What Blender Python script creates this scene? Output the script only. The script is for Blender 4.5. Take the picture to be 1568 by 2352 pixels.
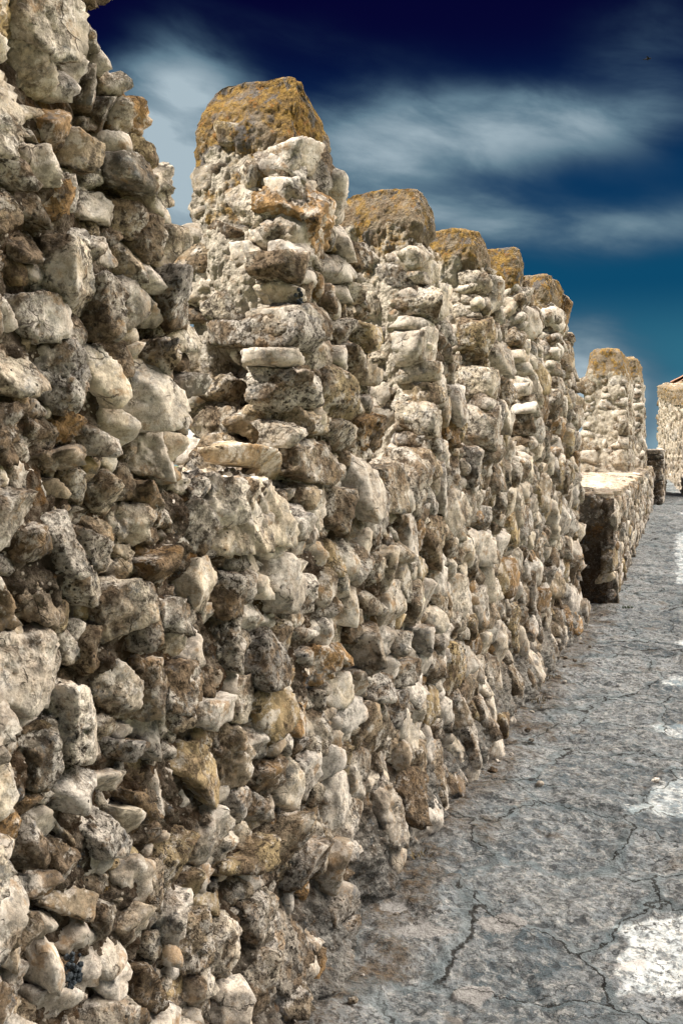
import bpy, math, random
import numpy as np
from mathutils import Vector

# ------------------------------------------------------------------ camera, light, exposure
scene = bpy.context.scene
for o in list(bpy.data.objects):
    bpy.data.objects.remove(o)
C = bpy.context.scene.collection
EYE = np.array([1.10, 0.0, 1.53])
PSI = math.radians(21.4)
cam_d = bpy.data.cameras.new('camera')
cam = bpy.data.objects.new('camera', cam_d)
C.objects.link(cam)
cam.location = EYE
cam.rotation_euler = (math.radians(90 - 3.03), 0, PSI)
cam_d.sensor_fit = 'VERTICAL'
cam_d.sensor_height = 36
cam_d.sensor_width = 24
cam_d.lens = 35.0
cam_d.clip_start = 0.05
cam_d.clip_end = 20000
scene.camera = cam

SUN_TRAVEL = Vector((0.80, 0.74, -1.46))
sun_d = bpy.data.lights.new('sun', 'SUN')
sun_d.energy = 5.0
sun_d.angle = math.radians(0.53)
sun_d.color = (1.0, 0.94, 0.84)
sun = bpy.data.objects.new('sun', sun_d)
C.objects.link(sun)
sun.rotation_euler = SUN_TRAVEL.to_track_quat('-Z', 'Y').to_euler()
sun.location = (-6, -6, 12)

vs = scene.view_settings
vs.view_transform = 'Standard'
vs.look = 'None'
vs.exposure = 0.90
vs.gamma = 1
vs.use_curve_mapping = False
scene.display_settings.display_device = 'sRGB'
scene.cycles.max_bounces = 6
scene.cycles.diffuse_bounces = 2
scene.cycles.use_denoising = True


class NT:
    """small helper that writes node trees"""
    def __init__(s, tree):
        s.t = tree
        s.n = tree.nodes
        s.l = tree.links

    def put(s, sock, v):
        if v is None:
            return
        if isinstance(v, bpy.types.NodeSocket):
            s.l.new(v, sock)
        else:
            sock.default_value = v

    def node(s, typ, ins=None, **props):
        nd = s.n.new(typ)
        for k, v in props.items():
            setattr(nd, k, v)
        for k, v in (ins or {}).items():
            s.put(nd.inputs[k], v)
        return nd

    def m(s, op, a, b=None, c=None, clamp=False):
        nd = s.n.new('ShaderNodeMath')
        nd.operation = op
        nd.use_clamp = clamp
        s.put(nd.inputs[0], a)
        s.put(nd.inputs[1], b)
        s.put(nd.inputs[2], c)
        return nd.outputs[0]

    def step(s, v, lo, hi, a=0.0, b=1.0):
        nd = s.n.new('ShaderNodeMapRange')
        nd.interpolation_type = 'SMOOTHSTEP'
        s.put(nd.inputs[0], v)
        nd.inputs[1].default_value = lo
        nd.inputs[2].default_value = hi
        nd.inputs[3].default_value = a
        nd.inputs[4].default_value = b
        return nd.outputs[0]

    def mix(s, f, a, b, mode='MIX'):
        nd = s.n.new('ShaderNodeMix')
        nd.data_type = 'RGBA'
        nd.blend_type = mode
        s.put(nd.inputs[0], f)
        s.put(nd.inputs[6], a if isinstance(a, bpy.types.NodeSocket) else (*a[:3], 1))
        s.put(nd.inputs[7], b if isinstance(b, bpy.types.NodeSocket) else (*b[:3], 1))
        return nd.outputs[2]

    def noise(s, vec, scale, detail=4, rough=.55, dist=0.0):
        nd = s.n.new('ShaderNodeTexNoise')
        s.put(nd.inputs['Vector'], vec)
        nd.inputs['Scale'].default_value = scale
        nd.inputs['Detail'].default_value = detail
        nd.inputs['Roughness'].default_value = rough
        nd.inputs['Distortion'].default_value = dist
        return nd.outputs[0]

    def voro(s, vec, scale, feature='F1', rnd=1.0):
        nd = s.n.new('ShaderNodeTexVoronoi')
        nd.feature = feature
        s.put(nd.inputs['Vector'], vec)
        nd.inputs['Scale'].default_value = scale
        nd.inputs['Randomness'].default_value = rnd
        return nd

    def vec(s, op, a, b=None, scale=None):
        nd = s.n.new('ShaderNodeVectorMath')
        nd.operation = op
        s.put(nd.inputs[0], a)
        if b is not None:
            s.put(nd.inputs[1], b)
        if scale is not None:
            s.put(nd.inputs[3], scale)
        return nd.outputs[0]


# ------------------------------------------------------------------ sky
SKY_K = 0.12
w = bpy.data.worlds.new('World')
scene.world = w
w.use_nodes = True
w.node_tree.nodes.clear()
T = NT(w.node_tree)
sky = T.node('ShaderNodeTexSky', sky_type='NISHITA', sun_disc=False)
sky.sun_elevation = math.asin(1.5 / SUN_TRAVEL.length)
sky.sun_rotation = math.atan2(-SUN_TRAVEL.x, -SUN_TRAVEL.y)
sky.altitude = 200
sky.air_density = 1.0
sky.dust_density = 1.2
D = T.vec('NORMALIZE', T.node('ShaderNodeTexCoord').outputs['Generated'])
sx = T.node('ShaderNodeSeparateXYZ', {0: D})
az = T.m('ARCTAN2', sx.outputs[0], sx.outputs[1])
el = T.m('ARCSINE', sx.outputs[2])
# high thin cloud: stretched noise in azimuth / elevation
q = T.node('ShaderNodeCombineXYZ', {0: T.m('MULTIPLY', az, 1.0), 1: T.m('MULTIPLY_ADD', az, 0.5, T.m('MULTIPLY', el, 2.6)), 2: 0.37}).outputs[0]
wisp = T.noise(q, 8.0, 7, .54, .25)
wisp2 = T.noise(q, 2.6, 3, .5, .3)


def blob(x, y, rx, ry, amp, tilt=0.0):
    """soft cloud patch; x, y give where it stands in the sky"""
    a0 = -PSI + math.atan((x - 784) / 2287.0)
    e0 = math.atan((1055 - y) / 2287.0)
    da = T.m('SUBTRACT', az, a0)
    de = T.m('SUBTRACT', el, e0)
    de = T.m('MULTIPLY_ADD', da, tilt, de)
    s = T.m('ADD', T.m('POWER', T.m('ABSOLUTE', T.m('MULTIPLY', da, 2287.0 / rx)), 2.0),
            T.m('POWER', T.m('ABSOLUTE', T.m('MULTIPLY', de, 2287.0 / ry)), 2.0))
    return T.m('MULTIPLY', T.m('EXPONENT', T.m('MULTIPLY', s, -1.0)), amp)


den = None
for b in [
        (960, 330, 360, 90, .62, 0.02), (1300, 300, 210, 60, .42, .05), (400, 270, 170, 90, .70, 0), (420, 540, 130, 260, 1.25, 0),
        (860, 430, 220, 90, .50, 0), (1080, 520, 200, 60, .50, .05), (1420, 560, 240, 55, .46, -.05), (1480, 190, 170, 170, .20, 0),
        (1345, 950, 130, 140, 1.3, 0), (1290, 800, 120, 80, .30, 0), (700, 120, 300, 60, .10, .1)]:
    v = blob(*b)
    den = v if den is None else T.m('ADD', den, v)
den = T.m('MULTIPLY', den, T.step(wisp, .30, .70, .60, 1.25))
den = T.m('ADD', den, T.m('MULTIPLY', T.step(wisp2, .5, .75), .06))
den = T.m('MINIMUM', den, 1.0)
ramp = T.node('ShaderNodeValToRGB', {0: T.step(el, 0.0, .44)})
ramp.color_ramp.interpolation = 'EASE'
cr = ramp.color_ramp.elements
cr[0].position = 0.0
cr[0].color = (.26, .40, .47, 1)
cr[1].position = 1.0
cr[1].color = (.0016, .0018, .028, 1)
for p, c in ((.10, (.030, .15, .23)), (.34, (.004, .068, .15)), (.64, (.002, .034, .105)), (.84, (.001, .009, .055))):
    e = cr.new(p)
    e.color = (*c, 1)
cloudcol = T.node('ShaderNodeValToRGB', {0: den})
ce = cloudcol.color_ramp.elements
ce[0].position = 0
ce[0].color = (.004, .05, .125, 1)
ce[1].position = 1
ce[1].color = (.40, .50, .56, 1)
e = ce.new(.5)
e.color = (.13, .215, .28, 1)
deep = T.mix(T.step(den, 0.02, .55), ramp.outputs[0], cloudcol.outputs[0])
GRADE = 1.0 / (2 ** vs.exposure)
deep = T.vec('SCALE', deep, scale=GRADE / SKY_K)
# the rest of the sky: clear blue with an added bright fill bank
cl = T.noise(D, 2.2, 6, .6, .4)


def facing(v):
    nd = T.n.new('ShaderNodeVectorMath')
    nd.operation = 'DOT_PRODUCT'
    T.l.new(D, nd.inputs[0])
    nd.inputs[1].default_value = Vector(v).normalized()
    return nd.outputs[1]


# added fill: an unseen bright bank lights the shaded wall, deeper blue elsewhere
fill_bank = T.step(facing((.56, .44, .64)), .82, .98)
rest = T.mix(T.m('MULTIPLY', fill_bank, T.step(cl, .30, .55, .55, 1.0)), T.vec('SCALE', sky.outputs[0], scale=.20), (62, 57.5, 51.5))
fd = Vector((math.sin(math.radians(-19)) * math.cos(.21), math.cos(math.radians(-19)) * math.cos(.21), math.sin(.21)))
dt = T.n.new('ShaderNodeVectorMath')
dt.operation = 'DOT_PRODUCT'
T.l.new(D, dt.inputs[0])
dt.inputs[1].default_value = fd
colr = T.mix(T.step(dt.outputs[1], .66, .86), rest, deep)
bg = T.node('ShaderNodeBackground', {0: colr, 1: SKY_K})
T.l.new(bg.outputs[0], T.node('ShaderNodeOutputWorld').inputs[0])

# ------------------------------------------------------------------ numeric helpers
RNG = np.random.default_rng(11)


def fft_tile(n, beta, lo, hi, seed, ax=1.0):
    r = np.random.default_rng(seed)
    fx = np.fft.fftfreq(n) * n
    k = np.sqrt((fx[None, :] * ax) ** 2 + fx[:, None] ** 2)
    a = np.where((k >= lo) & (k <= hi), np.maximum(k, 1) ** (-beta), 0)
    z = np.fft.ifft2(np.fft.fft2(r.standard_normal((n, n))) * a).real
    return (z / z.std()).astype(np.float32)


def samp(t, u, v):
    """bilinear lookup, u and v in tile units"""
    n = t.shape[0]
    u = np.asarray(u) * n
    v = np.asarray(v) * n
    iu = np.floor(u).astype(np.int64)
    iv = np.floor(v).astype(np.int64)
    fu = u - iu
    fv = v - iv
    iu %= n
    iv %= n
    ju = (iu + 1) % n
    jv = (iv + 1) % n
    return (t[iv, iu] * (1 - fu) + t[iv, ju] * fu) * (1 - fv) + (t[jv, iu] * (1 - fu) + t[jv, ju] * fu) * fv


LUMP = fft_tile(512, 1.7, 3, 60, 1)
ROUGH = fft_tile(512, 1.25, 6, 220, 2)
SOFT = fft_tile(256, 2.0, 2, 14, 3)
RIDGE = 1 - np.abs(fft_tile(512, 1.6, 4, 90, 4))


def worley_tile(n, cells, seed):
    r = np.random.default_rng(seed)
    px = r.random((cells, cells))
    py = r.random((cells, cells))
    hh = r.random((cells, cells))
    g = (np.arange(n) + .5) / n * cells
    X, Y = np.meshgrid(g, g)
    ix = X.astype(int)
    iy = Y.astype(int)
    d1 = np.full((n, n), 9.0)
    hv = np.zeros((n, n))
    for a in (-1, 0, 1):
        for b in (-1, 0, 1):
            cx = (ix + a) % cells
            cy = (iy + b) % cells
            d = np.hypot(ix + a + px[cy, cx] - X, iy + b + py[cy, cx] - Y)
            m = d < d1
            d1 = np.where(m, d, d1)
            hv = np.where(m, hh[cy, cx], hv)
    return d1.astype(np.float32), hv.astype(np.float32)


_d, _h = worley_tile(512, 26, 5)
PEB = (np.sqrt(np.clip(1 - (_d / .62) ** 2, 0, 1)) * (_h > .35) * (.35 + .65 * _h)).astype(np.float32)
_d, _h = worley_tile(512, 14, 6)
HOLE = (np.clip(1 - (_d / (.10 + .26 * _h ** 3)) ** 2, 0, 1) * (_h > .35)).astype(np.float32)


def sst(x, a, b):
    t = np.clip((x - a) / (b - a), 0, 1)
    return t * t * (3 - 2 * t)


_gf = {}


def grid_faces(r, c, wrap=False, flip=False):
    k = (r, c, wrap, flip)
    if k not in _gf:
        i = np.arange(r - 1)[:, None] * c
        j = np.arange(c if wrap else c - 1)[None, :]
        j2 = (j + 1) % c
        f = np.stack([i + j, i + j2, i + c + j2, i + c + j], -1).reshape(-1, 4)
        _gf[k] = (f[:, ::-1] if flip else f).astype(np.int32)
    return _gf[k]


ORIG = {}


def empty(name, loc):
    o = bpy.data.objects.new(name, None)
    C.objects.link(o)
    o.empty_display_size = .2
    o.location = loc
    ORIG[o.name] = np.array(loc, float)
    return o


def mk(name, V, F, mat, parent=None, tint=None, attrs=None, origin=None, smooth=True):
    """one mesh object; F is an (n,k) index array or a list of such arrays"""
    V = np.asarray(V, np.float64)
    if origin is None:
        origin = (V.min(0) + V.max(0)) / 2
        origin[2] = V[:, 2].min()
    origin = np.asarray(origin, float)
    Fs = F if isinstance(F, list) else [F]
    me = bpy.data.meshes.new(name)
    me.vertices.add(len(V))
    me.vertices.foreach_set('co', (V - origin).astype(np.float32).ravel())
    nl = sum(f.size for f in Fs)
    npoly = sum(len(f) for f in Fs)
    me.loops.add(nl)
    me.loops.foreach_set('vertex_index', np.concatenate([f.ravel() for f in Fs]).astype(np.int32))
    me.polygons.add(npoly)
    tot = np.concatenate([np.full(len(f), f.shape[1], np.int32) for f in Fs])
    st = np.concatenate([[0], np.cumsum(tot)[:-1]]).astype(np.int32)
    me.polygons.foreach_set('loop_start', st)
    me.polygons.foreach_set('loop_total', tot)
    if smooth:
        me.polygons.foreach_set('use_smooth', np.ones(npoly, bool))
    if tint is not None:
        a = me.attributes.new('tint', 'FLOAT_COLOR', 'POINT')
        t = np.asarray(tint, np.float32)
        if t.ndim == 1:
            t = np.broadcast_to(t, (len(V), 4))
        a.data.foreach_set('color', np.ascontiguousarray(t).ravel())
    for k, v in (attrs or {}).items():
        a = me.attributes.new(k, 'FLOAT', 'POINT')
        a.data.foreach_set('value', np.asarray(v, np.float32).ravel())
    me.update(calc_edges=True)
    for mm in (mat if isinstance(mat, (list, tuple)) else [mat]):
        me.materials.append(mm)
    o = bpy.data.objects.new(name, me)
    C.objects.link(o)
    if parent is not None:
        o.parent = parent
        o.location = origin - ORIG[parent.name]
    else:
        o.location = origin
    ORIG[o.name] = origin
    return o


def tag(o, label=None, cat=None, group=None, kind=None):
    for k, v in (('label', label), ('category', cat), ('group', group), ('kind', kind)):
        if v:
            o[k] = v
    return o


# ------------------------------------------------------------------ materials
def new_mat(name):
    m = bpy.data.materials.new(name)
    m.use_nodes = True
    m.node_tree.nodes.clear()
    t = NT(m.node_tree)
    b = t.node('ShaderNodeBsdfPrincipled')
    b.inputs['Roughness'].default_value = .92
    b.inputs['Specular IOR Level'].default_value = .18
    t.l.new(b.outputs[0], t.node('ShaderNodeOutputMaterial').inputs[0])
    t.bsdf = b
    t.pos = t.node('ShaderNodeNewGeometry').outputs['Position']
    return m, t


def bump(t, h, strength, dist):
    nd = t.node('ShaderNodeBump', {'Strength': strength, 'Distance': dist, 'Height': h})
    t.l.new(nd.outputs[0], t.bsdf.inputs['Normal'])


def stone_material():
    m, t = new_mat('limestone')
    at = t.node('ShaderNodeAttribute', attribute_name='tint')
    off = t.vec('SCALE', (13.1, 7.7, 5.3), scale=at.outputs['Alpha'])
    p = t.vec('ADD', t.pos, off)
    rid = at.outputs['Alpha']
    big = t.noise(p, 9, 7, .66)
    mid = t.noise(p, 36, 7, .70)
    fine = t.noise(p, 140, 4, .75)
    fine2 = t.noise(t.vec('ADD', p, (3.3, 1.2, 8.1)), 62, 6, .72, .4)
    # how weathered each stone is: some broken clean, some eaten and dirty
    rgh = t.m('ADD', t.noise(t.vec('ADD', p, (5.3, 2.2, 4.1)), 7, 5, .65), t.m('MULTIPLY_ADD', rid, .34, -.17))
    rgh = t.step(rgh, .42, .60)
    g = t.step(mid, .34, .66, .50, 1.20)
    col = t.mix(1.0, at.outputs['Color'], t.node('ShaderNodeCombineColor', {0: g, 1: g, 2: g}).outputs[0], 'MULTIPLY')
    col = t.mix(t.step(t.noise(t.vec('ADD', p, (2.3, 6.2, 3.1)), 16, 7, .72), .50, .57, 0, .70), col, (.68, .62, .55))
    och = t.noise(t.vec('ADD', p, (9.3, 4.2, 1.1)), 13, 6, .68)
    col = t.mix(t.step(och, .56, .66, 0, .65), col, (.34, .20, .085))
    blu = t.noise(t.vec('ADD', p, (1.7, 8.2, 6.1)), 17, 6, .72)
    col = t.mix(t.step(blu, .56, .65, 0, .7), col, (.13, .135, .14))
    # brown soil and old mortar caked on in ragged patches
    col = t.mix(t.m('MULTIPLY', t.step(big, .485, .56), t.m('MULTIPLY_ADD', rgh, .58, .34)), col, t.mix(t.step(mid, .38, .62), (.060, .040, .024), (.27, .19, .12)))
    col = t.mix(t.m('MULTIPLY', t.step(fine2, .53, .59), t.m('MULTIPLY_ADD', rgh, .70, .20)), col, t.mix(t.step(big, .42, .52), (.055, .042, .032), (.10, .068, .042)))
    col = t.mix(t.m('MULTIPLY', t.step(fine, .54, .61), t.m('MULTIPLY_ADD', rgh, .50, .30)), col, (.085, .064, .046))
    # fractures
    wv = t.vec('ADD', p, t.vec('SCALE', t.node('ShaderNodeTexNoise', {'Vector': p, 'Scale': 22.0, 'Detail': 4.0}).outputs['Color'], scale=.06))
    fr = t.voro(wv, 9, 'DISTANCE_TO_EDGE').outputs['Distance']
    frm = t.m('MULTIPLY', t.step(fr, .004, .020, 1, 0), t.step(t.noise(t.vec('ADD', p, (8.1, 1.3, 4.7)), 9, 2, .5), .55, .61))
    col = t.mix(t.m('MULTIPLY', frm, .6), col, (.07, .052, .038))
    pit = t.voro(p, 55).outputs['Distance']
    pm = t.m('MULTIPLY', t.step(pit, .12, .22, 1, 0), t.m('MULTIPLY', t.step(t.noise(t.vec('ADD', p, (6.1, 3.3, 2.7)), 10, 3, .6), .52, .58), t.step(rid, .35, .5)))
    col = t.mix(t.m('MULTIPLY', pm, .9), col, (.03, .024, .018))  # dark pits: pore dirt, and the shading bump alone cannot give
    t.l.new(col, t.bsdf.inputs['Base Color'])
    h = t.m('ADD', t.m('MULTIPLY', mid, t.m('MULTIPLY_ADD', rgh, .7, .25)), t.m('MULTIPLY', fine, t.m('MULTIPLY_ADD', rgh, .45, .16)))
    h = t.m('SUBTRACT', h, t.m('MULTIPLY', pm, .6))
    h = t.m('SUBTRACT', h, t.m('MULTIPLY', frm, .5))
    h = t.m('SUBTRACT', h, t.m('MULTIPLY', t.step(fine2, .50, .64), t.m('MULTIPLY_ADD', rgh, .5, .05)))
    bump(t, h, 1.0, .012)
    return m


def lichen(t, col, amount):
    """yellow and grey lichen crust, spread by amount"""
    p = t.pos
    big = t.noise(p, 8, 6, .66)
    mid = t.noise(t.vec('ADD', p, (5.1, 2.2, 7.3)), 26, 7, .72)
    gr = t.noise(t.vec('ADD', p, (1.1, 9.2, 3.3)), 13, 6, .68)
    fine = t.noise(p, 110, 5, .72)
    lc = t.mix(t.step(mid, .38, .60), (.15, .09, .03), (.40, .24, .055))
    lc = t.mix(t.step(t.noise(t.vec('ADD', p, (7.1, 1.2, 2.3)), 34, 5, .65), .57, .64, 0, .8), lc, (.38, .16, .03))
    lc = t.mix(t.step(gr, .51, .59, 0, .9), lc, (.15, .145, .15))
    lc = t.mix(t.step(fine, .54, .64, 0, .8), lc, (.04, .028, .017))
    k = t.step(t.m('ADD', t.m('MULTIPLY', amount, .62), t.m('MULTIPLY', t.m('SUBTRACT', big, .5), 1.6)), .22, .42)
    return t.mix(t.m('MULTIPLY', k, .88), col, lc)


def mortar_material(name, base, pale, grit, palef):
    m, t = new_mat(name)
    p = t.pos
    big = t.noise(p, 5, 4, .6)
    mid = t.noise(p, 30, 6, .7)
    fine = t.noise(p, 120, 5, .72)
    v = t.voro(p, 85)
    lime_sun = t.node('ShaderNodeAttribute', attribute_name='lime_sun').outputs['Fac']
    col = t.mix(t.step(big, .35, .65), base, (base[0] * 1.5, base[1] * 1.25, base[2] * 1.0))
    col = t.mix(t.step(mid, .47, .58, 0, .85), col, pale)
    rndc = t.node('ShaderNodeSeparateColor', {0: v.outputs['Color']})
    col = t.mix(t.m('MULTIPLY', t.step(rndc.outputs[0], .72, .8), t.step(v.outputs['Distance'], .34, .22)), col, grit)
    col = t.mix(t.m('MULTIPLY', lime_sun, t.step(mid, .34, .6, .45, 1.0)), col, palef)  # paler mix: surviving plaster, and sun brightness painted into the mortar
    och = t.noise(t.vec('ADD', p, (4.4, 2.2, 7.7)), 9, 5, .66)
    col = t.mix(t.step(och, .58, .72, 0, .7), col, (.30, .155, .05))
    blu = t.noise(t.vec('ADD', p, (1.4, 7.2, 3.7)), 16, 5, .7)
    col = t.mix(t.step(blu, .60, .70, 0, .65), col, (.13, .155, .18))
    damp = t.node('ShaderNodeAttribute', attribute_name='damp').outputs['Fac']
    dc = t.mix(t.step(t.noise(t.vec('ADD', p, (8.4, 1.2, 5.7)), 12, 7, .72), .42, .58), (.085, .105, .118), (.36, .36, .345))
    col = t.mix(t.m('MULTIPLY', damp, t.step(mid, .38, .54, .25, .95)), col, dc)
    col = lichen(t, col, t.node('ShaderNodeAttribute', attribute_name='lich').outputs['Fac'])
    col = t.mix(t.step(fine, .56, .66, 0, .8), col, (.03, .024, .019))
    t.l.new(col, t.bsdf.inputs['Base Color'])
    h = t.m('ADD', t.m('MULTIPLY', mid, 1.0), t.m('MULTIPLY', fine, .8))
    h = t.m('SUBTRACT', h, t.m('MULTIPLY', v.outputs['Distance'], .5))
    bump(t, h, 1.0, .012)
    return m


M_STONE = stone_material()
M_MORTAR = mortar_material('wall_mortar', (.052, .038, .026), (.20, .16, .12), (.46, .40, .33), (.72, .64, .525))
M_COPING = mortar_material('lichen_coping', (.14, .105, .07), (.30, .24, .17), (.42, .36, .29), (.38, .31, .23))
TINT = {'w': (.65, .575, .485), 'g': (.455, .40, .335), 't': (.40, .32, .23), 'y': (.45, .345, .20), 'o': (.35, .215, .10),
        'b': (.235, .17, .11), 'd': (.20, .175, .145)}

# ------------------------------------------------------------------ surveyed data, all in metres
PALE_STONES = [
    [(.036, 3.056), (.05, 3.111), (.108, 3.13), (.135, 3.087), (.102, 3.035), (.059, 3.03)],
    [(.359, 3.077), (.37, 3.121), (.471, 3.169), (.511, 3.142), (.503, 3.076), (.43, 3.042)],
    [(.368, 2.711), (.381, 2.748), (.475, 2.778), (.492, 2.752), (.462, 2.669), (.413, 2.686)],
    [(.107, 2.942), (.187, 3.022), (.328, 3.013), (.273, 2.964), (.166, 2.922)],
    [(.782, 2.992), (.891, 3.041), (.9, 3.016), (.845, 2.965)]]
TUFTS = [
    (.11, 8.62, .11, 90, .05, 'low green and brown grass tuft in front of the dark end of the low parapet', False),
    (-.02, 8.50, .09, 60, .05, 'dry grass tuft between the long wall and the low parapet end', True),
    (.30, 8.70, .05, 60, .05, 'dark green grass tuft at the corner of the low parapet', False),
    (.25, 7.85, .05, 40, .03, 'flat tuft of dry grass out on the paving before the low parapet', True),
    (.075, 6.15, .05, 60, .05, 'small dark grass tuft at the foot of the wall below the sixth merlon', True),
    (.085, 5.66, .06, 70, .05, 'brown dry grass tuft at the foot of the wall below the fifth merlon', True),
    (.065, 4.43, .035, 40, .04, 'thin dry weed at the foot of the wall near the orange pebble', True),
    (.075, 3.42, .03, 40, .06, 'thin twiggy weed at the foot of the wall below the third merlon', True)]
PEBBLES = [
    (.123, 4.356, .022, 'o', 'rust orange pebble on the dirt close to the wall foot'),
    (.353, 4.261, .020, 'w', 'small pale round pebble on grey paving away from the wall'),
    (.815, 4.477, .018, 'd', 'dark pebble far out on the paving by the sunlit patch')]
MOSS = [(1.26, .893, .016, 10), (1.255, .705, .020, 22), (1.475, .589, .022, 22), (2.52, 1.955, .020, 16)]
BIRD = (-3.47, 55.97, 22.66)
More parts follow.
